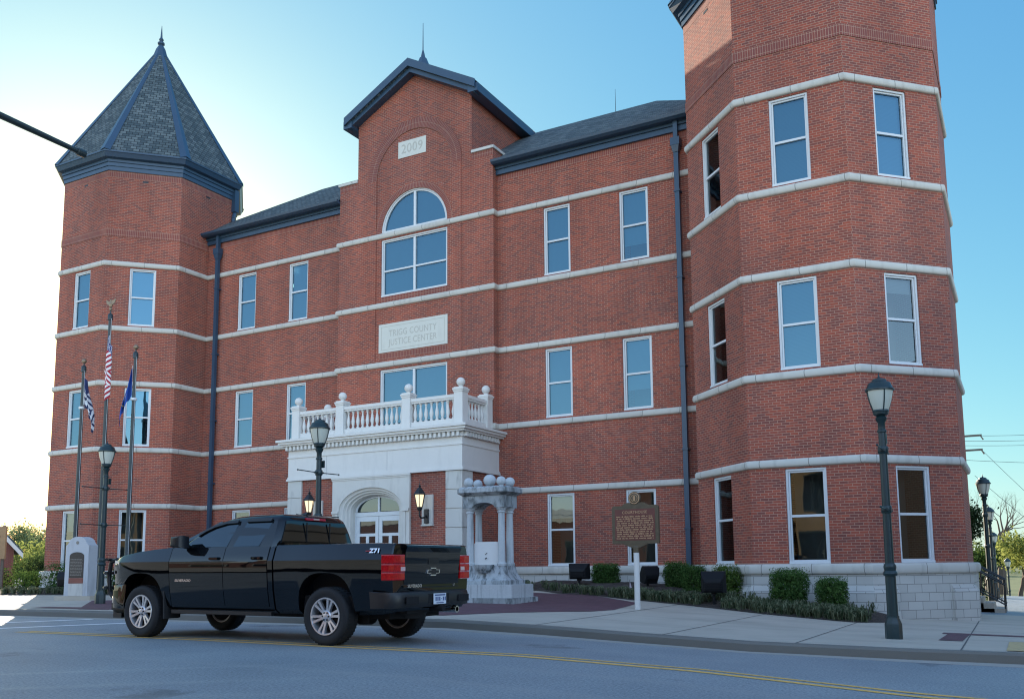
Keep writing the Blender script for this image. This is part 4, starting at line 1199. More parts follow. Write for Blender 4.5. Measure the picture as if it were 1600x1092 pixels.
# right hand side
G3 = 'trees down the side street'
tree('evergreen_tree', 'dark leafy tree close behind the right tower', (11.95, 26.5, -0.9), 5.3, 1.5, .15, 4, 41, M['leaf_dark'], 44, .09, .34, bark=M['bark_dark'], group=G3)
tree('bare_tree', 'bare branched tree standing against the pale sky on the right', (13.2, 80.3, -1.9), 11.5, 2.4, .34, 6, 42, None, bark=M['bark'], group=G3, spread=.42)
tree('spring_tree', 'bright green tree in young leaf at the right edge', (14.9, 52.6, -1.4), 4.7, 1.4, .16, 4, 43, M['leaf_yellow'], 20, .15, .55, group=G3)
tree('spring_tree', 'smaller young leaf tree behind the far lamp posts', (13.0, 68.8, -1.6), 4.4, 1.4, .16, 4, 44, M['leaf_mid'], 16, .17, .55, group=G3)
tree('bare_tree', 'thin bare tree between the bright green tree and the right tower', (11.6, 96, -1.9), 12.0, 2.4, .34, 6, 45, None, bark=M['bark'], group=G3, spread=.46)
bush('dark bush low beside the far stair rail', 12.6, 27, -1.0, 2.4, 2.0, 35, M['leaf_dark'], 1800, .07, G3)
bush('green bush below the bright green tree', 12.0, 44, -1.5, 3.4, 2.0, 36, M['leaf_mid'], 1800, .08, G3)
# far wood reading as one mass on the horizon
mb = MB(); rnd = random.Random(77); pts = []
for i in range(240):
    a = rnd.uniform(radians(60), radians(175)); r = rnd.uniform(150, 230); x, y = r * cos(a), r * sin(a); h = rnd.uniform(5, 10); z0 = zg(x, y)
    for _ in range(60):
        v = Vector((rnd.gauss(0, 1), rnd.gauss(0, 1), rnd.gauss(0, 1))).normalized() * rnd.uniform(.5, 1) * 3.2
        pts.append((x + v.x, y + v.y, z0 + h * .55 + v.z * h / 7))
leaf_cloud(mb, pts, .55, rnd); wood = mb.build('far_woods', M['leaf_hazed']); wood['kind'] = 'stuff'

# ================================================================ street furniture
GL = 'green black street lamps'
def street_lamp(name, label, loc, rods=True, rz=0.0):
    t = thing(name, label, 'street lamp', loc, rz, GL); c = (0, 0, 0)
    m = MB()
    m.lathe([(0.135, -0.1), (0.135, 0.20), (0.125, 0.24), (0.10, 0.30), (0.10, 0.34)], c, 8)
    m.lathe([(0.088, 0.34), (0.085, 0.62), (0.082, 0.98), (0.105, 0.99), (0.115, 1.02), (0.105, 1.05), (0.09, 1.07), (0.10, 1.12), (0.10, 1.15), (0.078, 1.19)], c, 16)
    m.build('base', M['lamp_metal'], t, smooth=35)
    m = MB(); m.lathe([(0.072, 1.19), (0.066, 2.2), (0.060, 3.35), (0.075, 3.36), (0.075, 3.39), (0.058, 3.41), (0.058, 3.52), (0.085, 3.56), (0.095, 3.60), (0.07, 3.63), (0.12, 3.66), (0.125, 3.70)], c, 14)
    for z in (2.07, 3.06):
        m.lathe([(0.078, z - .06), (0.085, z - .05), (0.085, z + .05), (0.078, z + .06)], c, 12)
        m.box(-0.04, 0.04, -0.12, 0.12, z - .02, z + .02)
    m.build('pole', M['lamp_metal'], t, smooth=35)
    if rods:
        for sg in (-1, 1):
            for z in (2.07, 3.06):
                m = MB(); m.tube((0, sg * 0.1, z), (0, sg * 0.68, z + 0.01), 0.012, 0.012, 6); m.ball((0, sg * 0.69, z + .01), 0.02, 8, 6)
                m.build('banner_rod', M['lamp_metal'], t)
    g = MB(); g.lathe([(0.11, 3.70), (0.135, 3.76), (0.175, 3.88), (0.20, 4.00), (0.208, 4.06)], c, 20); g.build('lantern_glass', M['lamp_glass'], t, smooth=40)
    m = MB(); m.lathe([(0.215, 4.055), (0.235, 4.06), (0.235, 4.085), (0.21, 4.11), (0.18, 4.19), (0.12, 4.225), (0.115, 4.25), (0.08, 4.27), (0.03, 4.285), (0.015, 4.31), (0.004, 4.38)], c, 20)
    for k in range(4):
        a = 2 * pi * k / 4 + .5
        pr = [(0.115, 3.70), (0.14, 3.76), (0.18, 3.88), (0.205, 4.00), (0.213, 4.06)]
        m.path([(r * cos(a), r * sin(a), z) for r, z in pr], 0.011, 5)
    m.build('lantern_cap', M['lamp_metal'], t, smooth=35)
    m = MB(); m.lathe([(0.125, 3.699), (0.135, 3.71), (0.13, 3.735), (0.115, 3.738)], c, 16); m.box(-0.06, 0.06, 0.08, 0.13, 3.18, 3.34) if rods else None
    m.build('lantern_collar', M['lamp_metal'], t)
    return t
def s_on(x, y): return zs(x, y)
street_lamp('street_lamp', 'green black street lamp at the corner in front of the right tower', (13.50, -10.55, 0.335))
street_lamp('street_lamp', 'street lamp rising behind the truck beside the balcony', (1.52, -10.8, zs(1.52, -10.8) - .02))
street_lamp('street_lamp', 'street lamp beside the granite memorial, in front of the tallest flagpole', (-6.35, -10.4, 0.68))
SIDE = lambda y: interp(14.6, BX, BZ) - max(0, y - 2) * 0.016
street_lamp('street_lamp', 'dark street lamp by the stair rail just right of the tower', (14.42, 6.3, SIDE(6.3) - .05))
street_lamp('street_lamp', 'second street lamp down the side street behind the first', (14.20, 18.2, SIDE(18.2) - .2))
street_lamp('street_lamp', 'third street lamp down the side street with crossed banner rods', (13.95, 31.6, SIDE(31.6) - .7))
street_lamp('street_lamp', 'small far street lamp with pale globe down the side street', (14.35, 45.5, SIDE(45.5) - 1.9), rods=False)

# flagpoles and flags
M['pole'] = plain('flagpole_paint', (0.014, 0.026, 0.030), 0.4)
GP = 'flagpoles before the left tower'
def flagpole(label, x, y, z0, z1, eagle=False):
    t = thing('flagpole', label, 'flagpole', (x, y, z0), 0, GP); H = z1 - z0
    m = MB(); m.lathe([(0.13, -0.3), (0.13, 0.03), (0.09, 0.08), (0.082, 0.10), (0.075, H * .35), (0.052, H - .45)], (0, 0, 0), 12); m.build('pole', M['pole'], t, smooth=35)
    m = MB(); m.lathe([(0.052, H - .45), (0.085, H - .44), (0.085, H - .26), (0.06, H - .22), (0.02, H - .20), (0.02, H - .10)], (0, 0, 0), 12); m.build('truck_cap', M['pole'], t, smooth=35)
    if not eagle:
        m = MB(); m.ball((0, 0, H - .05), 0.085, 14, 8); m.build('ball_finial', M['gold'], t, smooth=40)
    else:
        m = MB(); m.ball((0, 0, H - .06), 0.055, 12, 7)
        m.lathe([(0.02, H - .01), (0.05, H + .04), (0.06, H + .12), (0.045, H + .19), (0.03, H + .22), (0.035, H + .26), (0.012, H + .30)], (0, 0, 0), 8)
        for s in (-1, 1):
            m.loft([[(s * .03, -.02, H + .20), (s * .03, .02, H + .20), (s * .03, .015, H + .08), (s * .03, -.015, H + .08)], [(s * .18, -.015, H + .27), (s * .18, .015, H + .27), (s * .18, .01, H + .13), (s * .18, -.01, H + .13)], [(s * .24, -.01, H + .30), (s * .24, .01, H + .30), (s * .24, .008, H + .23), (s * .24, -.008, H + .23)]])
        m.build('eagle_finial', M['gold'], t)
    m = MB(); m.path([(0.085, -0.02, 1.2), (0.085, -.02, H - .4)], 0.006, 5); m.build('halyard', M['frame'], t)
    return t
flagpole('shortest flagpole, nearest the left edge, with a gold ball', -13.0, -6.5, zs(-13, -6.5), 8.86)
flagpole('tallest flagpole topped by a spread gold eagle', -11.72, -6.5, zs(-11.7, -6.5), 10.55, True)
flagpole('flagpole nearest the truck, with a gold ball and the blue flag', -10.33, -6.5, zs(-10.3, -6.5), 9.03)
def cloth_mat(name, kind):
    k = NT(name); uv = k.uv(); s = k.n('ShaderNodeSeparateXYZ'); k.l(uv, s.inputs[0])
    def mth(op, a, b=None):
        q = k.n('ShaderNodeMath', operation=op)
        for i, v in enumerate((a, b)):
            if v is None: continue
            if hasattr(v, 'is_output'): k.l(v, q.inputs[i])
            else: q.inputs[i].default_value = v
        return q.outputs[0]
    U_, V_ = s.outputs[0], s.outputs[1]
    if kind == 'us':
        st = mth('MODULO', mth('MULTIPLY', V_, 6.5), 1.0); st = mth('LESS_THAN', st, 0.5)
        c = k.mix((0.70, 0.68, 0.66), (0.36, 0.022, 0.035), st)
        can = mth('MULTIPLY', mth('LESS_THAN', U_, 0.4), mth('GREATER_THAN', V_, 0.4615))
        vo = k.n('ShaderNodeTexVoronoi', Scale=1.0); k.l(k.mapping(uv, (25, 16, 1)), vo.inputs['Vector']); vo.inputs['Randomness'].default_value = 0.1
        c = k.mix(c, k.mix((0.7, 0.7, 0.7), (0.02, 0.03, 0.14), mth('GREATER_THAN', vo.outputs['Distance'], 0.28)), can)
    elif kind == 'blue':
        du = mth('SUBTRACT', U_, 0.5); dv = mth('MULTIPLY', mth('SUBTRACT', V_, 0.5), 0.6)
        r = mth('SQRT', mth('ADD', mth('MULTIPLY', du, du), mth('MULTIPLY', dv, dv)))
        c = k.mix((0.012, 0.060, 0.30), (0.55, 0.46, 0.22), mth('LESS_THAN', r, 0.20))
        c = k.mix(c, (0.65, 0.67, 0.68), mth('LESS_THAN', r, 0.15)); c = k.mix(c, (0.04, 0.10, 0.28), mth('LESS_THAN', r, 0.085))
    else:
        st = mth('LESS_THAN', mth('MODULO', mth('MULTIPLY', V_, 4.0), 1.0), 0.42)
        c = k.mix((0.62, 0.63, 0.65), (0.020, 0.030, 0.085), st)
        c = k.mix(c, (0.025, 0.04, 0.13), mth('MULTIPLY', mth('LESS_THAN', U_, 0.42), mth('GREATER_THAN', V_, 0.5)))
    k.base(c); k.set(Roughness=0.8); k.b.inputs['Subsurface Weight'].default_value = 0.0
    return k.m
def flag(name, label, x, y, ztop, Hh, L, dx, dirv, kind, seed, sag=0.62):
    dx *= 0.8
    t = thing(name, label, 'flag', (x, y, ztop), 0)
    rnd = random.Random(seed); me = MB(); nu, nv = 34, 16; d = Vector(dirv).normalized(); p_ = Vector((-d.y, d.x, 0)); ph = rnd.uniform(0, 6)
    for j in range(nv + 1):
        for i in range(nu + 1):
            u, v = i / nu, j / nv
            out = dx * (1 - (1 - u) ** 1.6) * (0.70 + 0.5 * (1 - v)) * (0.55 + .45 * sin(pi * min(1, .25 + v * .75)))
            fold = 0.085 * sin(u * 15 + ph + v * 1.4) * min(1, u * 4) + 0.03 * sin(u * 31 + v * 3)
            q = d * (0.07 + out) + p_ * fold + Vector((0, 0, -(1 - v) * Hh * (1 - .12 * u) - sag * L * u ** 1.15))
            me.v.append(tuple(q))
    for j in range(nv):
        for i in range(nu):
            a = j * (nu + 1) + i; me.f.append((a, a + 1, a + nu + 2, a + nu + 1))
            me.uv[len(me.f) - 1] = [(i / nu, j / nv), ((i + 1) / nu, j / nv), ((i + 1) / nu, (j + 1) / nv), (i / nu, (j + 1) / nv)]
    me.build('cloth', cloth_mat(name + '_cloth', kind), t, smooth=180)
    m = MB(); m.tube(d * .075, d * .075 - Vector((0, 0, Hh)), 0.008, 0.008, 5); m.lathe([(0.10, -Hh - .14), (0.105, -Hh - .10), (0.10, -Hh - .06)], (0, 0, 0), 14); m.build('halyard_ring', M['frame'], t)
flag('national_flag', 'red and white striped flag with starred blue corner hanging on the tallest pole', -11.72, -6.5, 9.55, 1.15, 1.95, 0.40, (.8, -.6, 0), 'us', 3, 0.70)
flag('state_flag', 'limp blue flag with pale seal on the flagpole nearest the truck', -10.33, -6.5, 8.35, 1.05, 1.75, 0.42, (-.75, -.65, 0), 'blue', 9, 0.66)
flag('banner_flag', 'limp white and navy striped flag on the shortest flagpole', -13.0, -6.5, 8.25, 1.0, 1.75, 0.62, (1, .1, 0), 'band', 5, 0.66)

# granite memorial
M['granite'] = stone_mat('grey_granite', (0.46, 0.48, 0.50), stain=0.2)
M['bronze'] = plain('bronze_plaque', (0.060, 0.055, 0.050), 0.45, 0.5, noise=0.4, scale=25)
t = thing('memorial_stone', 'grey granite memorial with arched bronze plaque beside the left lamp post', 'memorial', (-9.35, -8.85, 0.665), radians(14))
m = MB(); m.box(-0.62, 0.62, -0.32, 0.32, -0.2, 0.13); m.build('base_slab', M['concrete'], t)
pr = [(-0.41, 0.13), (0.41, 0.13), (0.40, 1.62), (0.36, 1.64)] + [(0.36 * cos(a) * .86, 1.64 + 0.24 * sin(a) ** .8) for a in rng(0.25, pi - 0.25, 12)] + [(-0.36, 1.64), (-0.40, 1.62)]
m = MB(); m.prism([(x, -0.19, z) for x, z in pr], (0, 0.38, 0)); m.build('stone', M['granite'], t)
pq = [(-0.25, 0.66), (0.25, 0.66), (0.25, 1.30)] + [(0.25 * cos(a), 1.30 + 0.12 * sin(a)) for a in rng(0.3, pi - .3, 8)] + [(-0.25, 1.30)]
m = MB(); m.prism([(x, -0.202, z) for x, z in pq], (0, 0.02, 0)); pl = m.build('plaque', M['bronze'], t)
M['bronze_letter'] = plain('bronze_letter', (0.22, 0.21, 0.19), 0.5, 0.4)
m = MB(); rnd = random.Random(3)
for r in range(12):
    z = 1.20 - r * 0.043; x = -0.21
    while x < 0.19:
        w = rnd.uniform(.02, .06); m.box(x, min(.21, x + w), -0.206, -0.201, z, z + .018); x += w + .014
m.build('lettering', M['bronze_letter'], pl)
M['redstone'] = plain('red_granite', (0.20, 0.07, 0.05), 0.6, noise=.2)
m = MB(); m.box(-0.25, 0.25, -0.205, -0.185, 0.50, 0.655); m.build('red_panel', M['redstone'], t)
m = MB(); m.box(-0.25, 0.25, -0.198, -0.185, 0.135, 0.495); m.build('pale_panel', M['stone'], t)
m = MB(); m.lathe([(0.05, 0), (0.05, .012), (.02, .014)], (0, 0, 0), 12, M=frame_M((0, -0.19, 1.70), (1, 0, 0), (0, -1, 0))); m.build('emblem', M['bronze_letter'], t)

# columned fountain monument with five stone balls
_k = NT('weathered_marble'); _o = _k.obj()
_a = _k.noise(_k.mapping(_o, (5, 5, 1.6)), 1.5, 6, .65); _b2 = _k.noise(_o, 1.1, 3); _c2 = _k.noise(_o, 18, 5, .7)
_cc = _k.mix((0.30, 0.33, 0.34), (0.48, 0.51, 0.52), _c2)
_cc = _k.mix(_cc, (0.055, 0.065, 0.068), _k.ramp(_a, [(0.47, (0, 0, 0)), (0.62, (.9, .9, .9))])); _cc = _k.mix(_cc, (0.16, 0.18, 0.18), _k.ramp(_b2, [(0.50, (0, 0, 0)), (0.68, (.8, .8, .8))]))
_k.base(_cc); _k.set(Roughness=.8); _k.bump(_c2, .25, .01); M['marble'] = _k.m
_k = NT('streaked_marble'); _o = _k.obj(); _a = _k.noise(_k.mapping(_o, (14, 14, .9)), 1.0, 4); _c2 = _k.noise(_o, 22, 4)
_cc = _k.mix((0.40, 0.425, 0.43), (0.52, 0.545, 0.55), _c2); _cc = _k.mix(_cc, (0.17, 0.185, 0.19), _k.ramp(_a, [(0.52, (0, 0, 0)), (0.72, (.75, .75, .75))])); _k.base(_cc); _k.set(Roughness=.8); _k.bump(_c2, .2, .008); M['column'] = _k.m
M['ball'] = stone_mat('weathered_ball_stone', (0.46, 0.49, 0.50), stain=0.45)
M['marble_clean'] = stone_mat('pale_marble', (0.66, 0.66, 0.64), stain=0.15, rough=0.6)
t = thing('fountain_monument', 'weathered white stone monument of four columns carrying five stone balls', 'monument', (4.10, -7.55, 0.655), radians(2)); t.scale = (1.15, 1.15, 1.10)
m = MB()
m.box(-0.84, 0.84, -0.56, 0.56, -0.2, 0.14); m.build('footing', M['marble'], t)
m = MB(); m.box(-0.76, 0.76, -0.50, 0.50, 0.14, 0.42); m.build('base', M['column'], t)
m = MB(); 
fl = [(0.62, .40, .42), (0.62, .40, .50), (0.56, .35, .54), (0.50, .30, .64), (.475, .275, .74), (.465, .265, .80), (.465, .265, .82)]
m.loft([[(-a, -b, z), (a, -b, z), (a, b, z), (-a, b, z)] for a, b, z in fl]); m.build('pedestal', M['marble'], t)
for sx in (-1, 1):
    for sy in (-1, 1):
        m = MB(); m.lathe([(0.10, .82), (0.105, .86), (0.085, .89), (0.082, .92), (0.076, 1.4), (0.068, 1.96), (0.085, 1.97), (0.085, 1.99), (0.075, 2.01), (0.10, 2.04), (.115, 2.08)], (sx * .375, sy * .185, 0), 14)
        m.build('column', M['column'], t, smooth=35)
m = MB()
N_ = 12
for sy in (-1, 1):
    ys = sorted((sy * .185 - .115, sy * .185 + .115))
    top = [(0.49, 2.34), (-0.49, 2.34)]
    arc = [(-0.49, 2.08), (-.27, 2.08)] + [(-.27 * cos(pi * k / N_), 2.08 + .11 * sin(pi * k / N_)) for k in range(1, N_)] + [(.27, 2.08), (.49, 2.08)]
    m.prism([(x, ys[0], z) for x, z in arc + top], (0, ys[1] - ys[0], 0))
for sx in (-1, 1): m.box(*sorted((sx * .27, sx * .485)), -.068, .068, 2.09, 2.335)
m.build('arch_beam', M['marble'], t)
m = MB()
def oct_(a, b, c, z): return [(-a + c, -b, z), (a - c, -b, z), (a, -b + c, z), (a, b - c, z), (a - c, b, z), (-a + c, b, z), (-a, b - c, z), (-a, -b + c, z)]
m.loft([oct_(.50, .32, .05, 2.342), oct_(.60, .41, .10, 2.40), oct_(.62, .43, .12, 2.41), oct_(.62, .43, .12, 2.50), oct_(.56, .38, .10, 2.54), oct_(.2, .1, .03, 2.56)]); m.build('canopy', M['marble'], t)
for x, y, z, r in ((-.40, -.20, 2.655, .104), (-.40, .20, 2.65, .102), (.38, -.20, 2.655, .102), (.38, .20, 2.66, .106), (0, 0, 2.70, .135)):
    m = MB(); m.lathe([(.06, z - r - .04), (.05, z - r + .02)], (x, y, 0), 10); m.ball((x, y, z), r, 18, 12); m.build('stone_ball', M['ball'], t, smooth=40)
m = MB(); m.prism([(-.29, -.16, .82), (.29, -.16, .82), (.29, -.16, 1.30), (.25, -.16, 1.34), (-.25, -.16, 1.34), (-.29, -.16, 1.30)], (0, .26, 0)); tb = m.build('marble_tablet', M['marble_clean'], t)
m = MB(); m.tube((0, -.16, .99), (0, -.21, .97), .014, .012, 8); m.tube((-.03, -.162, 1.06), (.02, -.164, 1.10), .008, .008, 5); m.build('spout', M['black'], tb)
m = MB(); m.lathe([(0.02, -.20), (.12, -.17), (.19, -.09), (.215, 0), (.17, 0.001), (.10, -.08)], (0, -.27, .84), 18); m.build('basin', M['marble'], t, smooth=40)

# historical marker
M['marker'] = plain('dark_bronze_board', (0.125, 0.032, 0.022), 0.5, 0.0, noise=.25, scale=8)
M['marker_frame'] = plain('bronze_board_frame', (0.10, 0.075, 0.045), 0.5, 0.3, noise=.3, scale=14)
M['marker_gold'] = plain('raised_gold_letters', (0.50, 0.30, 0.16), 0.5, 0.2)
t = thing('historical_marker', 'brown and gold historical marker board on a white post', 'historical marker', (7.74, -7.2, 0.53), radians(-4)); t.scale = (1.11, 1.11, 1.11)
m = MB(); m.lathe([(0.058, -.3), (0.058, 1.16)], (0, 0, 0), 14); m.build('post', M['white'], t, smooth=35)
m = MB(); m.lathe([(0.062, 1.16), (0.062, 1.27), (.05, 1.30)], (0, 0, 0), 12); m.prism([(-.30, -.03, 1.345), (.30, -.03, 1.345), (.06, -.03, 1.25), (-.06, -.03, 1.25)], (0, .06, 0)); m.build('bracket', M['marker_frame'], t)
bd = MB()
oln = [(-.52, 1.34), (.52, 1.34), (.52, 2.08), (.48, 2.12), (.30, 2.12), (.20, 2.18), (-.20, 2.18), (-.30, 2.12), (-.48, 2.12), (-.52, 2.08)]
bd.prism([(x, -.035, z) for x, z in oln], (0, .07, 0)); bd_o = bd.build('board', M['marker_frame'], t)
m = MB(); m.box(-.45, .45, -.039, -.03, 1.41, 2.05); m.build('text_panel', M['marker'], bd_o)
m = MB(); rnd = random.Random(8)
for r in range(11):
    z = 1.885 - r * 0.0445; x = -.42 + rnd.uniform(0, .02)
    while x < .40:
        n_ = rnd.randint(2, 8)
        for _ in range(n_):
            if x > .41: break
            hh = rnd.choice((.020, .020, .028)); m.box(x, x + .011, -.0445, -.0385, z, z + hh); 
            if rnd.random() < .6: m.box(x + .0112, x + .017, -.0445, -.0385, z + rnd.choice((0, .008, .015)), z + .006 + .008)
            x += .0195
        x += .024
m.build('lettering', M['marker_gold'], bd_o)
text_obj('COURTHOUSE', 0.082, 'title_lettering', M['marker_gold'], bd_o, frame_M((0, -.0395, 1.980), (1, 0, 0), (0, -1, 0)), .004, sx=1.0)
m = MB(); FM = frame_M((0, -.02, 2.27), (1, 0, 0), (0, -1, 0)); m.lathe([(.125, -.025), (.135, -.02), (.135, .02), (.12, .026)], (0, 0, 0), 26, M=FM); sl_ = m.build('seal', M['marker_frame'], t, smooth=35)
m = MB()
m.lathe([(.118, .0262), (.118, .033), (.104, .033), (.104, .0262)], (0, 0, 0), 26, M=FM, cap=False); m.lathe([(.075, .0263), (.075, .031), (.067, .031), (.067, .0263)], (0, 0, 0), 22, M=FM, cap=False)
m.box(-.022, -.004, -.05, .045, .0264, .034, FM); m.box(.006, .024, -.05, .045, .0264, .034, FM)
m.build('seal_emblem', M['marker_gold'], sl_)

# ground floodlights
GF = 'black floodlights in the planting'
M['flood'] = plain('floodlight_housing', (0.008, 0.009, 0.011), 0.6, ior=1.3)
def flood(label, x, y, z, rz, w, h, d, tilt=0.0, post=.30):
    t = thing('floodlight', label, 'floodlight', (x, y, z), rz, GF)
    m = MB(); m.box(-.14, .14, -.14, .14, -.2, .03); m.build('footing', M['concrete'], t)
    m = MB(); m.tube((0, 0, .03), (0, 0, post), .035, .035, 10); m.box(-.06, .06, -.06, .06, post - .04, post + .03); m.build('stem', M['flood'], t)
    T_ = Matrix.Translation((0, 0, post)) @ Matrix.Rotation(tilt, 4, 'X')
    m = MB()
    def rg(y, a, z0, z1): return [T_ @ Vector(p) for p in ((-a, y, z0), (a, y, z0), (a, y, z1), (-a, y, z1))]
    m.loft([rg(-d / 2, w * .30, .10, h * .55), rg(-d * .42, w * .40, .04, h * .72), rg(0, w * .5, 0, h), rg(d * .30, w * .5, 0, h), rg(d * .33, w * .47, .02, h * .98)])
    for k in range(5):
        z = h * (.2 + .12 * k)
        m.box(-w * .36, w * .36, -d / 2 - .012, -d * .40, z * .75, z * .75 + .012, T_)
    m.build('housing', M['flood'], t)
    m = MB(); m.box(-w * .44, w * .44, d * .331, d * .345, .03, h * .94, T_); m.build('lens', M['glass_dark'], t)
flood('black floodlight left of the round shrub under the wing window', 3.75, -1.75, .88, .15, .62, .46, .42, .10, .26)
flood('black floodlight tilted up beside the white marker post', 5.85, -1.6, .84, .9, .52, .46, .40, .55, .22)
flood('large black floodlight in front of the lighter green shrub', 8.62, -4.30, .50, .2, .60, .52, .45, .12, .34)
flood('dark floodlight half hidden left of the granite memorial', -14.6, -5.6, .72, .3, .62, .52, .42, .15, .26)
# tiny flag and stake in the mulch
t = thing('garden_flag', 'tiny faded flag on a stick in the mulch near the round shrub', 'flag', (5.55, -2.3, .80))
m = MB(); m.tube((0, 0, -.1), (.03, 0, .34), .005, .004, 6); m.build('stick', M['twig'], t)
m = MB(); m.prism([(.028, 0, .33), (.06, .01, .20), (.10, .01, .06), (.03, .0, .04), (.012, 0, .14)], (0, .006, 0)); m.build('cloth', plain('faded_flag_cloth', (.45, .38, .40), .8, noise=.5, scale=30), t)
t = thing('meter_box', 'small grey green utility box beside the monument', 'utility box', (2.05, -1.9, zs(2.05, -1.9)))
m = MB(); m.box(-.07, .07, -.06, .06, -.1, .22); m.prism([(-.08, -.07, .22), (.08, -.07, .22), (.08, -.07, .25), (0, -.07, .29), (-.08, -.07, .25)], (0, .14, 0)); m.build('box', plain('utility_green', (.05, .085, .075), .5, noise=.2), t)

# stair beside the right tower
t = thing('stair', 'short concrete stair with black railing beside the right tower', 'stair', (14.3, 4.6, 0.02))
m = MB()
for i in range(5): m.box(-1.5, 0.55 - i * .28, -0.9, .9, -.6 + i * .0, .0 + .16 * (i + 1))
m.build('step', M['concrete'], t)
for sy in (-.8, .8):
    m = MB()
    for k, (x, z) in enumerate(((-.75, .95), (-.1, .55), (.55, .16))): m.tube((x, sy, z - .9), (x, sy, z + .85), .02, .02, 8)
    for dz in (.85, .70, .12): m.tube((-.95, sy, 1.07 + dz), (.58, sy, .14 + dz), .022, .022, 8)
    for k in range(14): x = -.9 + k * .105; m.tube((x, sy, 1.04 - (x + .95) * .608 + .12), (x, sy, 1.04 - (x + .95) * .608 + .70), .009, .009, 5)
    m.build('railing', M['black'], t)

# traffic signal mast arm, coming from a pole on this side of the street
t = thing('mast_arm', 'long dark steel mast arm reaching in from the upper left', 'mast arm', (4.65, -27.6, 0.4))
m = MB(); m.tube((0, 0, 6.95), (0, 8.37, 6.72), .105, .034, 12); m.build('arm', M['pole'], t, smooth=40)
m = MB(); m.lathe([(.046, -.10), (.052, -.09), (.052, .02), (.03, .035)], (0, 0, 0), 12, M=frame_M((0, 8.38, 6.72), (1, 0, 0), (0, 1, 0))); m.build('end_cap', M['pole'], t)
m = MB(); m.lathe([(.22, 0), (.22, .25), (.15, .35), (.14, 7.2), (.05, 7.3)], (0, 0, 0), 14); m.build('pole', M['pole'], t, smooth=40)

# utility pole and wires on the right
M['wood'] = plain('weathered_pole_wood', (0.11, 0.095, 0.08), .9, noise=.3)
M['wire'] = plain('grey_wire', (0.10, 0.12, 0.12), .6)
t = thing('utility_pole', 'utility pole with cross arms partly hidden by the right tower', 'utility pole', (12.15, 39.9, -1.5))
m = MB(); m.tube((0, 0, -.5), (0, 0, 11.4), .16, .11, 10); m.build('pole', M['wood'], t)
for z in (11.3, 10.35): 
    m = MB(); m.box(-.2, 1.35, -.06, .06, z - .06, z + .06); m.tube((1.25, 0, z), (1.42, 0, z - .3), .03, .05, 6); m.build('cross_arm', M['wood'], t)
GW = 'wires in the sky on the right'
def wire(label, a, b, sag, r=.014):
    mb = MB(); a, b = Vector(a), Vector(b)
    mb.path([a.lerp(b, i / 14) - Vector((0, 0, sag * 4 * (i / 14) * (1 - i / 14))) for i in range(15)], r, 5)
    tag(mb.build('wire', M['wire']), label, 'wire', GW)
wire('topmost level wire right of the tower', (12.2, 39.9, 9.85), (26, 46.5, 10.5), .25)
wire('second level wire right of the tower', (12.2, 39.9, 9.5), (26, 46.5, 10.1), .25)
wire('third level wire right of the tower', (12.2, 39.9, 9.2), (26, 46.5, 9.75), .25)
wire('lower lone wire crossing above the far lamps', (12.2, 39.9, 8.25), (26, 46.5, 7.9), .2)
wire('steep wire slanting down from the cross arm', (13.5, 39.9, 8.75), (20, 41.0, 1.2), .15)
wire('fainter steep wire slanting down behind the bare tree', (12.9, 40.2, 7.2), (20, 43.0, 0.2), .15)

# house, sign, car and road sign at the left edge
M['brick_far'] = brick_mat('house_brick', c1=(0.26, 0.075, 0.05), c2=(0.17, 0.05, 0.04), mortar=(.30, .2, .17))
t = thing('brick_house', 'brick house with white gable trim at the left edge', 'house', (-44.82, 6.13, -.12), radians(60))
m = MB()
m.prism([(-4.6, 0, -.5), (4.6, 0, -.5), (4.6, 0, 3.2), (0, 0, 8.4), (-4.6, 0, 3.2)], (0, 10, 0)); m.build('wall', M['brick_far'], t)
m = MB()
for s in (-1, 1):
    q = [(0, -.4, 8.62), (s * 5.1, -.4, 2.86), (s * 5.1, 10.3, 2.86), (0, 10.3, 8.62)]
    m.prism(q, (0, 0, .12))
m.build('roof', M['shingle'], t)
m = MB()
for s in (-1, 1): m.prism([(0, -.45, 8.60), (s * 5.12, -.45, 2.82), (s * 5.12, -.45, 2.50), (0, -.45, 8.22)], (0, .06, 0))
m.build('rake_trim', M['white'], t)
w_ = MB(); w_.box(-.6, .6, -.05, .0, 1.0, 2.6); wf = w_.build('window', M['frame'], t); w_ = MB(); w_.box(-.5, .5, -.06, -.051, 1.1, 2.5); w_.build('pane', M['glass_dark'], wf)
t = thing('shop_sign', 'brown wooden sign cut by the left edge before the brick house', 'sign', (-30.0, 0.3, -.6), radians(28))
m = MB(); m.box(-1.5, 1.38, -.06, .06, 2.75, 4.35); bo = m.build('board', plain('tan_sign_board', (.30, .20, .10), .7, noise=.2), t)
m = MB(); 
for x in (-1.3, 1.2): m.box(x - .06, x + .06, .06, .16, -.5, 4.4)
m.build('post', M['wood'], t)
m = MB(); M['sign_red'] = plain('sign_letters', (.16, .03, .02), .7)
for zc in (3.2, 3.85): m.lathe([(.17, 0), (.17, .012), (.10, .012), (.10, 0)], (0, 0, 0), 9, M=frame_M((.95, -.061, zc), (1, 0, 0), (0, -1, 0)), cap=False)
m.build('lettering', M['sign_red'], bo)
t = thing('road_sign', 'small white road sign on a post by the bushes at left', 'road sign', (-26.7, .4, -.55), radians(40))
m = MB(); m.tube((0, 0, -.3), (0, 0, 1.75), .03, .03, 8); m.build('post', M['chrome'], t)
m = MB(); m.box(-.17, .17, -.05, -.032, 1.10, 1.68); bo = m.build('plate', M['white'], t)
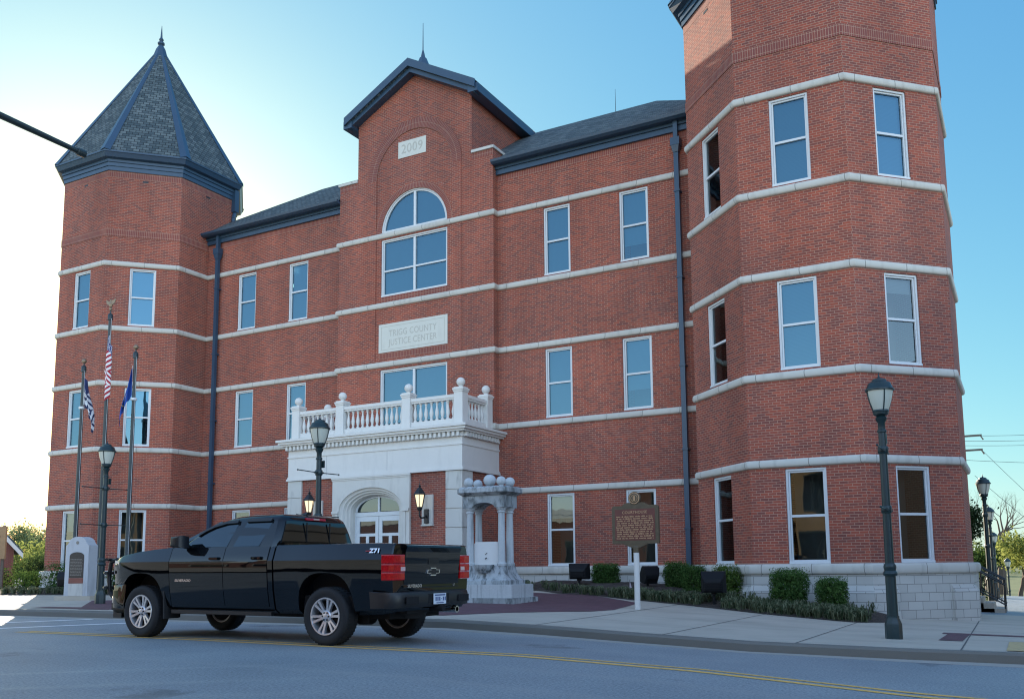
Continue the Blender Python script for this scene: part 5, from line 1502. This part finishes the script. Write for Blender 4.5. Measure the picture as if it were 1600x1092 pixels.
m = MB(); m.box(-.10, .10, -.055, -.0505, 1.17, 1.24); m.box(-.13, .13, -.055, -.0505, 1.36, 1.40); m.box(-.11, .11, -.055, -.0505, 1.46, 1.50); m.box(-.12, .12, -.055, -.0505, 1.55, 1.59); m.build('lettering', M['black'], bo)
def far_car(loc, rz, label):
    t = thing('parked_car', label, 'car', loc, rz)
    paint = plain('blue_car_paint', (.03, .09, .17), .25, coat=1.0)
    m = MB(); S_ = [(-2.2, .45, .75, .70), (-2.1, .35, .92, .82), (-1.2, .25, .98, .90), (0, .22, .98, .91), (1.2, .25, .95, .90), (2.0, .32, .80, .82), (2.25, .42, .66, .70)]
    m.loft([[(x, -w, a), (x, w, a), (x, w, (a + b) / 2 + .1), (x, w * .93, b), (x, -w * .93, b), (x, -w, (a + b) / 2 + .1)] for x, a, b, w in S_]); m.build('body', paint, t, smooth=40)
    m = MB(); m.loft([[(-1.75, -.80, .93), (1.05, -.80, .93), (1.05, .80, .93), (-1.75, .80, .93)], [(-1.15, -.62, 1.40), (.25, -.62, 1.40), (.25, .62, 1.40), (-1.15, .62, 1.40)]]); m.build('window', M['glass_dark'], t)
    m = MB(); m.loft([[(-1.2, -.64, 1.395), (.3, -.64, 1.395), (.3, .64, 1.395), (-1.2, .64, 1.395)], [(-1.0, -.5, 1.46), (.1, -.5, 1.46), (.1, .5, 1.46), (-1.0, .5, 1.46)]]); m.build('roof', paint, t)
    for x in (-1.35, 1.35):
        for s in (-1, 1):
            m = MB(); m.tube((x, s * .68, .32), (x, s * .90, .32), .32, .32, 18); w = m.build('wheel', M['black'], t); m = MB(); m.tube((x, s * .89, .32), (x, s * .91, .32), .19, .19, 12); m.build('rim', M['alloy'], w)
far_car((-27.6, -1.6, -.72), radians(80), 'blue car roof and bonnet showing past the pavement at the left edge')

# ================================================================ pickup truck
def paint_mat():
    k = NT('black_truck_paint'); k.base((0.002, 0.0025, 0.0035)); k.set(Roughness=0.02, IOR=1.52); k.b.inputs['Specular Tint'].default_value = (.80, .92, 1.0, 1)
    k.bump(k.noise(k.obj(), 1.8, 2), 0.02, 0.05); return k.m
M['paint'] = paint_mat()
M['rubber'] = plain('tyre_rubber', (0.010, 0.011, 0.013), 0.75, noise=.2)
M['trim'] = plain('black_plastic_trim', (0.007, 0.008, 0.010), 0.42)
M['dark'] = plain('underbody', (0.004, 0.004, 0.005), 0.85)
M['tint'] = glass_mat('tinted_car_glass', (0.002, 0.003, 0.004), 1.75, 0.006, tint=(.6, .85, 1.0))
_k = NT('red_lamp_lens'); _w = _k.n('ShaderNodeTexVoronoi', Scale=34.0); _k.l(_k.obj(), _w.inputs['Vector']); _k.base(_k.mix((0.42, 0.006, 0.012), (0.16, 0.002, 0.006), _w.outputs['Distance'])); _k.set(Roughness=0.10); _k.b.inputs['Emission Color'].default_value = (1, .03, .04, 1); _k.b.inputs['Emission Strength'].default_value = 0.02; M['redlamp'] = _k.m
M['redclear'] = plain('clear_lamp_lens', (0.65, 0.45, 0.45), 0.1, coat=1.0)
M['headglass'] = plain('headlight_lens', (0.55, 0.57, 0.6), 0.08, .5, coat=1.0)
M['badge'] = plain('chrome_badge', (0.72, 0.73, 0.76), 0.25, 0.9)
truck = thing('pickup_truck', 'glossy black double cab pickup truck driving along the yellow centre line', 'pickup truck', (6.80, -15.82, 0.468))
truck.rotation_euler = (0, -0.004, pi)

def section(x, zb, top, w, crown=0.02, sh=0.13, inset=0.07):
    zc = min(1.185, top - 0.10)
    half = [(0.0, zb), (0.82 * w, zb), (0.905 * w, zb + 0.06), (0.940 * w, 0.62), (0.958 * w, 0.725), (0.966 * w, 0.74), (0.984 * w, 0.95), (0.996 * w, min(1.10, zc - .03)), (1.0 * w, zc - 0.012), (0.988 * w, zc + .01), (w * .988 - (top - .03 - zc) * .30, top - 0.03), (w * .982 - (top - .03 - zc) * .30 - .015, top - 0.006), (w * .955 - inset, top), (w * .5, top + crown * .8), (0.0, top + crown)]
    L = [(x, y, z) for y, z in half]
    Rr = [(x, -y, z) for y, z in half[1:-1][::-1]]
    return L + Rr
def solid(stations, name, mat, smooth=32):
    m = MB(); m.loft([section(*s) for s in stations])
    o = m.build(name, mat, truck); weld(o)
    return o
def boolean(o, cutters):
    dg = None
    for c in cutters:
        md = o.modifiers.new('cut', 'BOOLEAN'); md.operation = 'DIFFERENCE'; md.object = c; md.solver = 'EXACT'
    bpy.context.view_layer.update()
    dg = bpy.context.evaluated_depsgraph_get()
    me = bpy.data.meshes.new_from_object(o.evaluated_get(dg))
    o.modifiers.clear(); old = o.data; o.data = me; bpy.data.meshes.remove(old)
    for p in me.polygons: p.use_smooth = True
    me.set_sharp_from_angle(angle=radians(30))
def cutter(mb):
    o = mb.build('cutter', M['dark'], truck); weld(o); return o
def arch(xc, hw, top, ylo, yhi, n=22, ex=2.7):
    pts = []
    for k in range(n + 1):
        a = pi * k / n; c, s = cos(a), sin(a)
        pts.append((xc + hw * (abs(c) ** (2 / ex)) * (1 if c > 0 else -1), 0.42 + (top - .42) * abs(s) ** (2 / ex)))
    pts = [(xc + hw, 0.1)] + pts + [(xc - hw, 0.1)]
    m = MB(); m.prism([(x, ylo, z) for x, z in pts], (0, yhi - ylo, 0)); return m
AXR, AXF = -0.10, 3.66
cuts = []
for xc in (AXR, AXF):
    for s in (-1, 1):
        a, b = sorted((s * 0.62, s * 1.3)); cuts.append(cutter(arch(xc, .50, 1.0, a, b)))
bedcav = MB(); bedcav.box(-1.10, .80, -.78, .78, .72, 1.8); bc = cutter(bedcav)
tl = []
for s in (-1, 1):
    q = MB(); q.box(-1.3, -1.085, *sorted((s * .69, s * 1.2)), .895, 1.245); tl.append(cutter(q))
bed = solid([(-1.235, .50, 1.375, .955, 0), (-1.22, .48, 1.39, .975, 0), (-1.0, .44, 1.40, .990, 0), (-.78, .43, 1.40, .994, 0), (-.60, .42, 1.40, 1.012, 0), (.40, .42, 1.40, 1.012, 0), (.58, .42, 1.40, .996, 0), (.845, .42, 1.40, .996, 0)], 'cargo_bed', M['paint'])
boolean(bed, [cuts[0], cuts[1], bc] + tl)
cab = solid([(.875, .42, 1.385, .995, 0), (1.9, .42, 1.385, 1.0, 0), (3.0, .42, 1.395, 1.0, 0)], 'cab', M['paint'])
boolean(cab, [cuts[2], cuts[3]])
fr_ = [(3.012, .44, 1.40, 1.0, .035, .20, .10), (3.4, .44, 1.375, 1.005, .05, .20, .13), (3.8, .44, 1.335, 1.0, .06, .19, .15), (4.15, .46, 1.285, .97, .06, .18, .16), (4.36, .50, 1.225, .92, .05, .16, .16), (4.46, .55, 1.14, .84, .03, .10, .14)]
front = solid(fr_, 'front_body', M['paint'])
boolean(front, [cuts[2], cuts[3]])
for c in cuts + [bc] + tl: bpy.data.objects.remove(c)
# hood seam and lines
# greenhouse
def ghring(z, xb, xf, y, xc, n=5):
    """rounded plan ring: back xb, front xf at the side, bulging to xc on the centre line"""
    L = [(xb, 0), (xb, y * .6), (xb + .01, y * .92), (xb + .06, y), (xf - .35, y), (xf - .08, y * .985), (xf + (xc - xf) * .35, y * .86), (xf + (xc - xf) * .75, y * .5), (xc, 0)]
    return [(x, yy, z) for x, yy in L] + [(x, -yy, z) for x, yy in L[1:-1][::-1]]
m = MB()
GH = [(1.34, .885, 2.95, .93, 3.13), (1.385, .885, 2.90, .925, 3.08), (1.60, .905, 2.56, .835, 2.74), (1.745, .93, 2.24, .765, 2.43), (1.80, .95, 2.08, .73, 2.28), (1.845, .99, 1.92, .67, 2.12), (1.872, 1.08, 1.72, .56, 1.92), (1.882, 1.25, 1.55, .35, 1.65)]
m.loft([ghring(*g) for g in GH]); gh = m.build('cab_roof', M['paint'], cab); weld(gh)
for p in gh.data.polygons: p.use_smooth = True
gh.data.set_sharp_from_angle(angle=radians(40))
def gy(z): # side half width of the greenhouse
    return interp(z, [g[0] for g in GH], [g[3] for g in GH])
def side_poly(pts, s, name, mat, parent, off=.006, thick=.012, yfun=gy):
    m = MB(); A = [Vector((x, s * (yfun(z) + off), z)) for x, z in pts]
    if s < 0: A = A[::-1]
    m.prism(A, (0, -s * thick, 0)); return m.build(name, mat, parent)
def bodyy(z): return interp(z, [.48, .62, .725, .74, .95, 1.10, 1.173, 1.195, 1.357, 1.381, 1.39], [.905, .940, .958, .966, .984, .996, 1.0, .988, .939, .930, .885])
def panel(x0, x1, z0, z1, s, name, parent, off=.005, mat=None, nz=9, rad=.05):
    zz_ = rng(z0, z1, nz); m = MB()
    A = [[(x, s * (bodyy(z) + off), z) for x in (x0, x1)] for z in zz_]
    for j in range(nz): 
        q = [A[j][0], A[j][1], A[j + 1][1], A[j + 1][0]]; m.poly(q if s < 0 else q[::-1])
    for k in (0, 1):
        for j in range(nz):
            (a, b) = A[j][k], A[j + 1][k]; m.poly([a, b, (b[0], b[1] - s * .03, b[2]), (a[0], a[1] - s * .03, a[2])])
    for row in (A[0], A[-1]): m.poly([row[0], row[1], (row[1][0], row[1][1] - s * .03, row[1][2]), (row[0][0], row[0][1] - s * .03, row[0][2])])
    o = m.build(name, mat or M['paint'], parent); weld(o)
    for p in o.data.polygons: p.use_smooth = True
    o.data.set_sharp_from_angle(angle=radians(30)); return o
for s in (1, -1):
    d1 = panel(1.855, 2.995, .515, 1.378, s, 'front_door', truck); d2 = panel(.97, 1.843, .515, 1.378, s, 'rear_door', truck)
    for d, x in ((d1, 2.03), (d2, 1.17)):
        m = MB(); y = s * (bodyy(1.215) + .012)
        m.loft([[(x - a, y + s * (o_ - .02), 1.215 - h), (x - a, y + s * o_, 1.215 - h * .6), (x - a, y + s * o_, 1.215 + h * .6), (x - a, y + s * (o_ - .02), 1.215 + h)] for a, o_, h in ((-.115, .005, .018), (-.09, .030, .022), (.09, .034, .024), (.115, .005, .018))])
        m.build('handle', M['paint'], d)
    side_poly([(2.70, 1.388), (1.845, 1.388), (1.76, 1.752), (1.98, 1.75), (2.22, 1.705), (2.45, 1.60), (2.64, 1.47)], s, 'window', M['tint'], d1)
    side_poly([(1.72, 1.388), (1.195, 1.388), (1.085, 1.762), (1.60, 1.768)], s, 'window', M['tint'], d2)
    # rain guards over the windows
    def guard(pts, par):
        m = MB()
        for (xa, za), (xb, zb) in zip(pts[:-1], pts[1:]):
            ring_ = lambda x, z: [(x, s * (gy(z) + .004), z + .022), (x, s * (gy(z) + .030), z + .012), (x, s * (gy(z - .03) + .034), z - .025), (x, s * (gy(z - .03) + .008), z - .03)]
            m.loft([ring_(xa, za), ring_(xb, zb)])
        m.build('rain_guard', M['trim'], par)
    guard([(2.50, 1.585), (2.36, 1.66), (2.22, 1.715), (2.0, 1.765), (1.77, 1.775)], d1); guard([(1.60, 1.785), (1.10, 1.785)], d2)
    # character line and rocker
    m = MB(); m.box(.93, 3.0, *sorted((s * .86, s * .915)), .385, .44); m.build('rocker_trim', M['trim'], truck)
    # mirror
    m = MB(); y0 = s * .985
    def mr(yo, a, b, z0, z1, x): return [(x - a, y0 + s * yo, z0), (x + a, y0 + s * yo, z0 + .015), (x + b, y0 + s * yo, z1 - .01), (x - b, y0 + s * yo, z1)]
    m.loft([mr(0, .075, .06, 1.40, 1.52, 2.66), mr(.03, .115, .10, 1.375, 1.555, 2.66), mr(.15, .125, .11, 1.375, 1.565, 2.65), mr(.22, .10, .09, 1.39, 1.555, 2.65), mr(.25, .05, .05, 1.42, 1.53, 2.65)])
    m.tube((2.70, s * .90, 1.40), (2.68, s * 1.0, 1.42), .04, .045, 8); m.build('wing_mirror', M['trim'], truck, smooth=50)
    # front marker / headlight
    m = MB(); m.prism([(4.20, s * .935, 1.02), (4.475, s * .80, 1.0), (4.475, s * .80, 1.17), (4.38, s * .895, 1.205), (4.22, s * .955, 1.19)], (.0, s * .01, 0)); m.box(4.43, 4.50, *sorted((s * .52, s * .82)), .985, 1.17); m.build('headlight', M['headglass'], truck)
    # tail light
    m = MB()
    for z0, z1, e in ((.90, 1.005, .012), (1.012, 1.115, .016), (1.122, 1.24, .012)):
        ring_ = [(-1.09, s * (.995), 0), (-1.20, s * .985, 0), (-1.245 - e, s * .945, 0), (-1.25 - e, s * .80, 0), (-1.245 - e, s * .695, 0), (-1.12, s * .695, 0)]
        m.loft([[(x, y, z0) for x, y, _ in ring_], [(x - .004, y * 1.003, z0 + .015) for x, y, _ in ring_], [(x - .004, y * 1.003, z1 - .015) for x, y, _ in ring_], [(x, y, z1) for x, y, _ in ring_]])
    tlo = m.build('tail_light', M['redlamp'], truck)
    m = MB(); m.box(-1.274, -1.262, *sorted((s * .70, s * .80)), 1.02, 1.075); m.build('reversing_lens', M['redclear'], tlo)
    # wheel wells
    for xc in (AXR, AXF):
        m = MB(); m.box(xc - .50, xc + .50, *sorted((s * .60, s * .63)), .3, 1.0); m.build('wheel_well', M['dark'], truck)
    # mud flap
    m = MB(); m.prism([(3.16, s * .68, .78), (3.13, s * .68, .30), (3.10, s * .68, .30), (3.13, s * .68, .78)], (0, s * .28, 0)); m.build('mud_flap', M['rubber'], truck)
# wheels
def wheel(x, s, steer=0.0):
    w = MB()
    pr = [(.262, -.115), (.30, -.130), (.345, -.135), (.375, -.128), (.392, -.110), (.400, -.085), (.401, 0), (.400, .085), (.392, .110), (.375, .128), (.345, .135), (.30, .130), (.262, .115)]
    Mx = Matrix.Translation((x, s * .83, .402)) @ Matrix.Rotation(-s * pi / 2, 4, 'X')
    w.lathe(pr, (0, 0, 0), 48, M=Mx, cap=False)
    for k in range(48):
        a = 2 * pi * k / 48
        for z0, z1, o_ in ((-.10, -.03, 0), (.03, .10, .065)):
            c, s2 = cos(a + o_), sin(a + o_); w.box(-.011, .011, -.001, .007, z0, z1, Mx @ Matrix.Rotation(a + o_, 4, 'Z') @ Matrix.Translation((0, .399, 0)))
    o = w.build('wheel', M['rubber'], truck, smooth=35)
    r = MB(); r.lathe([(.262, .118), (.258, .128), (.240, .126), (.232, .100), (.228, .02), (.228, -.1), (.24, -.11), (.262, -.112)], (0, 0, 0), 40, M=Mx, cap=False)
    n = 6
    for k in range(n):
        a = 2 * pi * k / n + .2
        for da in (-.17, .17):
            p0 = Vector((cos(a + da * 1.0) * .066, sin(a + da) * .066, .088)); p1 = Vector((cos(a + da) * .243, sin(a + da) * .243, .112))
            d = (p1 - p0).normalized(); sd = Vector((-sin(a + da), cos(a + da), 0)); up = Vector((0, 0, 1))
            r.loft([[Mx @ (p + sd * e * wd + up * h) for e, h in ((-1, -.035), (1, -.035), (.8, .004), (-.8, .004))] for p, wd in ((p0, .022), (p0.lerp(p1, .5), .019), (p1, .025))])
    r.lathe([(.085, .05), (.085, .092), (.070, .105), (.040, .108), (.038, .118), (.02, .122)], (0, 0, 0), 24, M=Mx)
    r.build('rim', M['alloy'], o, smooth=35)
    b = MB(); b.lathe([(.19, .015), (.19, .03), (.06, .032)], (0, 0, 0), 28, M=Mx); b.lathe([(.228, -.10), (.228, -.08)], (0, 0, 0), 28, M=Mx)
    for k in range(6):
        a = 2 * pi * k / 6; b.lathe([(.011, .10), (.011, .116), (.006, .119)], (.055 * cos(a), .055 * sin(a), 0), 8, M=Mx)
    b.build('brake_disc', M['dark'], o)
for x in (AXR, AXF):
    for s in (1, -1): wheel(x, s)
# glass front and rear of the cab
m = MB(); m.prism([(.893, .80, 1.435), (.893, -.80, 1.435), (.936, -.655, 1.765), (.936, .655, 1.765)], (-.016, 0, 0)); rg_ = m.build('rear_window', M['tint'], cab)
m = MB(); m.box(.872, .886, .255, .27, 1.45, 1.75); m.box(.872, .886, -.27, -.255, 1.45, 1.75); m.build('slider_frame', M['trim'], rg_)
m = MB(); m.prism([(3.02, .72, 1.44), (3.02, -.72, 1.44), (2.30, -.56, 1.765), (2.30, .56, 1.765)], (.06, 0, .03)); m.build('windscreen', M['tint'], cab)
m = MB(); m.loft([[(.955, y, 1.79), (.925, y, 1.79), (.935, y, 1.822), (.965, y, 1.825)] for y in (.22, -.22)]); bl = m.build('brake_light', M['redlamp'], cab)
m = MB(); m.box(.918, .93, -.06, .06, 1.795, 1.818); m.build('cargo_lens', M['headglass'], bl)
m = MB(); m.prism([(1.25, .02, 1.885), (1.12, .02, 1.885), (1.10, .0, 1.93), (1.14, 0, 1.93)], (0, -.04, 0)); m.build('roof_antenna', M['trim'], cab)
# tailgate
m = MB()
prof = [(-1.215, .715), (-1.232, .74), (-1.236, .80), (-1.236, .83), (-1.255, 1.12), (-1.262, 1.20), (-1.268, 1.28), (-1.295, 1.345), (-1.285, 1.372), (-1.22, 1.385), (-1.17, 1.38), (-1.17, .715)]
m.loft([[(x, y, z) for x, z in prof] for y in (-.685, .685)]); tg = m.build('tailgate', M['paint'], truck)
m = MB(); m.box(-1.262, -1.250, -.13, .13, 1.11, 1.225); m.build('handle', M['trim'], tg)
# emblem: a plain slanted cross bar badge
m = MB(); E = frame_M((-1.251, 0, 1.00), (0, -1, 0), (-1, 0, 0))
bow = [(-.16, -.018), (-.145, .035), (-.062, .035), (-.070, .062), (.062, .062), (.070, .035), (.16, .035), (.145, -.018), (.068, -.018), (.060, -.050), (-.072, -.050), (-.064, -.018)]
def bowp(k, z): return [E @ Vector((x * k, y * k, z)) for x, y in bow]
m.loft([bowp(1, 0), bowp(1, .010)], True)
em = m.build('emblem', M['badge'], tg)
m = MB(); m.loft([[E @ Vector((x * .86, y * .74 + .002, z)) for x, y in bow] for z in (.0101, .014)]); m.build('emblem_field', M['trim'], em)
text_obj('SILVERADO', .060, 'lettering', M['badge'], tg, frame_M((-1.2395, .43, .812), (0, -1, 0), (-1, 0, 0)), .002, sx=1.05, bold=.001)
text_obj('LT', .045, 'lettering', M['badge'], tg, frame_M((-1.2395, -.56, .812), (0, -1, 0), (-1, 0, 0)), .002)
M['badge_red'] = plain('red_badge', (0.45, 0.01, 0.02), .3); M['badge_dark'] = plain('badge_shadow', (.02, .02, .025), .4)
text_obj('Z71', .085, 'lettering', M['badge'], bed, frame_M((-.955, .962, 1.292), (-1, 0, 0), (0, 1, .28)), .002, sx=1.25, bold=.003)
m = MB(); Z_ = frame_M((-.955, .960, 1.292), (-1, 0, 0), (0, 1, .28)); m.box(-.155, -.06, -.006, .004, .002, .006, Z_); m.build('lettering_stripe', M['badge_red'], bed)
text_obj('SILVERADO', .052, 'lettering', M['badge'], truck, frame_M((2.70, bodyy(.885) + .0065, .885), (-1, 0, 0), (0, 1, 0)), .002, sx=1.25, bold=.001)
# bumpers
m = MB()
def bp(x, y): return [(x + .10, y, .52), (x + .015, y, .525), (x, y, .58), (x - .003, y, .69), (x + .02, y, .735), (x + .12, y, .745)]
pl_ = [(-1.02, 1.0), (-1.12, .99), (-1.24, .94), (-1.315, .82), (-1.345, .60), (-1.35, .33), (-1.35, -.33), (-1.345, -.60), (-1.315, -.82), (-1.24, -.94), (-1.12, -.99), (-1.02, -1.0)]
m.loft([bp(x, y) for x, y in pl_]); rb = m.build('rear_bumper', M['trim'], truck, smooth=40)
m = MB()
for s in (1, -1): m.box(-1.362, -1.345, *sorted((s * .50, s * .78)), .575, .675)
m.box(-1.353, -1.346, -.26, .26, .575, .70); m.build('bumper_inset', M['dark'], rb)
M['plate'] = plain('number_plate', (0.62, 0.68, 0.76), .35)
m = MB(); m.box(-1.372, -1.364, -.155, .155, .555, .705); np_ = m.build('number_plate', M['plate'], rb)
M['plate_blue'] = plain('plate_lettering', (.05, .08, .22), .5)
m = MB(); m.box(-1.3745, -1.3725, -.13, .13, .672, .690)
for k in range(6): y = .115 - k * .046; m.box(-1.3745, -1.3725, y - .028, y, .602, .655) if k != 3 else m.box(-1.3745, -1.3725, y - .022, y - .008, .622, .634)
m.box(-1.3745, -1.3725, -.09, .09, .568, .580); m.build('plate_characters', M['plate_blue'], np_)
m = MB(); m.tube((-1.42, -.02, .50), (-1.20, -.02, .50), .05, .05, 10); m.box(-1.2, -1.0, -.55, .55, .44, .53); m.build('tow_hitch', M['dark'], truck)
m = MB(); m.lathe([(.045, -.30), (.05, .16), (.038, .16), (.034, -.28)], (0, 0, 0), 14, M=Matrix.Translation((-1.10, -.62, .455)) @ Matrix.Rotation(-pi / 2, 4, 'Y')); m.build('exhaust', M['chrome'], truck, smooth=40)
m = MB()
def fb(x, y): return [(x - .10, y, .44), (x - .01, y, .45), (x, y, .52), (x + .005, y, .70), (x - .02, y, .80), (x - .14, y, .82)]
m.loft([fb(x, y) for x, y in [(4.14, .97), (4.30, .96), (4.44, .88), (4.535, .70), (4.58, .35), (4.58, -.35), (4.535, -.70), (4.44, -.88), (4.30, -.96), (4.14, -.97)]]); m.build('front_bumper', M['paint'], truck, smooth=40)
m = MB(); m.box(4.44, 4.50, -.66, .66, .82, 1.14); g_ = m.build('grille', M['trim'], truck)
m = MB()
for z in (.86, .98, 1.10): m.box(4.50, 4.52, -.64, .64, z, z + .03)
m.build('grille_bar', M['chrome'], g_)
m = MB(); m.box(4.30, 4.50, -.80, .80, .28, .44); m.prism([(4.10, .70, .30), (4.42, .70, .30), (4.42, .90, .42), (4.10, .90, .42)], (0, 0, .1)); m.build('air_dam', M['trim'], truck)
m = MB()
for s in (-1, 1):
    m.path([(4.52, s * .74, .56), (4.66, s * .76, .68), (4.70, s * .76, .95), (4.66, s * .76, 1.18), (4.52, s * .76, 1.22)], .034, 10)
for z in (.76, 1.00, 1.22):
    xx = 4.70 if z < 1.1 else 4.64
    m.path([(4.60, -.90, z), (xx + .03, -.82, z), (xx + .06, -.62, z), (xx + .08, 0, z), (xx + .06, .62, z), (xx + .03, .82, z), (4.60, .90, z)], .026, 10)
m.build('brush_guard', M['trim'], truck, smooth=40)
# underbody
m = MB(); m.box(-.95, 4.2, -.60, .60, .36, .62); m.box(-1.0, 4.1, -.82, .82, .50, .68)
m.tube((AXR, -.75, .40), (AXR, .75, .40), .055, .055, 10); m.lathe([(.05, -.17), (.16, -.10), (.17, .10), (.05, .17)], (0, 0, 0), 14, M=Matrix.Translation((AXR, .05, .40)) @ Matrix.Rotation(pi / 2, 4, 'X'))
m.tube((AXF, -.75, .40), (AXF, .75, .40), .045, .045, 10)
m.build('chassis', M['dark'], truck)
m = MB(); m.lathe([(.10, -.10), (.33, -.11), (.36, 0), (.33, .11), (.10, .10)], (-.72, 0, .46), 30); m.build('spare_wheel', M['rubber'], truck, smooth=40)

# ================================================================ across the street (seen in the panes and paint)
M['tan_brick'] = brick_mat('tan_brick', c1=(0.27, 0.18, 0.09), c2=(0.20, 0.125, 0.065), mortar=(.28, .23, .16))
M['red_brick2'] = brick_mat('shop_red_brick', c1=(0.13, 0.050, 0.036), c2=(0.09, 0.036, 0.032), mortar=(.15, .11, .09))
M['dark_brick'] = brick_mat('dark_brick', c1=(0.055, 0.040, 0.036), c2=(0.04, 0.03, 0.03), mortar=(.07, .06, .055))
GB = 'shops across the street'
def shop(label, x0, x1, h, mat, nwin, y=-33.0, rz=0.0):
    t = thing('brick_shop', label, 'shop building', (x0, y, 0.3), rz, GB); L = x1 - x0
    m = MB(); m.box(0, L, -10, 0, -1, h); m.build('wall', M[mat], t)
    m = MB(); m.box(-.1, L + .1, -.4, .22, h, h + .35); m.box(-.05, L + .05, -.3, .12, h - .55, h - .002); m.build('cornice', M[mat] if 'dark' in mat else M['stone'], t)
    for fl, (za, zb) in enumerate(((.9, 3.0), (4.2, 6.2))):
        if zb > h - .6: continue
        for i in range(nwin):
            xc = (i + .5) * L / nwin; w = .55 if fl else .95
            m = MB(); m.box(xc - w - .1, xc + w + .1, .002, .06, za - .1, zb + .1); wn_ = m.build('window', M['pole'], t)
            m = MB(); m.box(xc - w, xc - .03, .061, .075, za, zb); m.box(xc + .03, xc + w, .061, .075, za, zb); m.build('pane', M['glass_dark'], wn_)
shop('tan brick two storey shop mirrored in the ground floor panes', 4, 17, 7.6, 'tan_brick', 5)
shop('red brick two storey shop mirrored in the truck side', -11, 3.9, 7.0, 'red_brick2', 5)
shop('low tan brick shop mirrored at the corner tower', 17.2, 30, 6.4, 'tan_brick', 4)
shop('dark red brick shop mirrored in the right hand tower panes', 30.2, 58, 8.2, 'dark_brick', 8)
shop('long low red brick shop mirrored in the left windows', -32, -11.2, 5.0, 'red_brick2', 6)
shop('dark brick corner building mirrored in the right hand ground floor pane', 28.6, 58.0, 9.0, 'dark_brick', 7, -16.0, pi / 2)
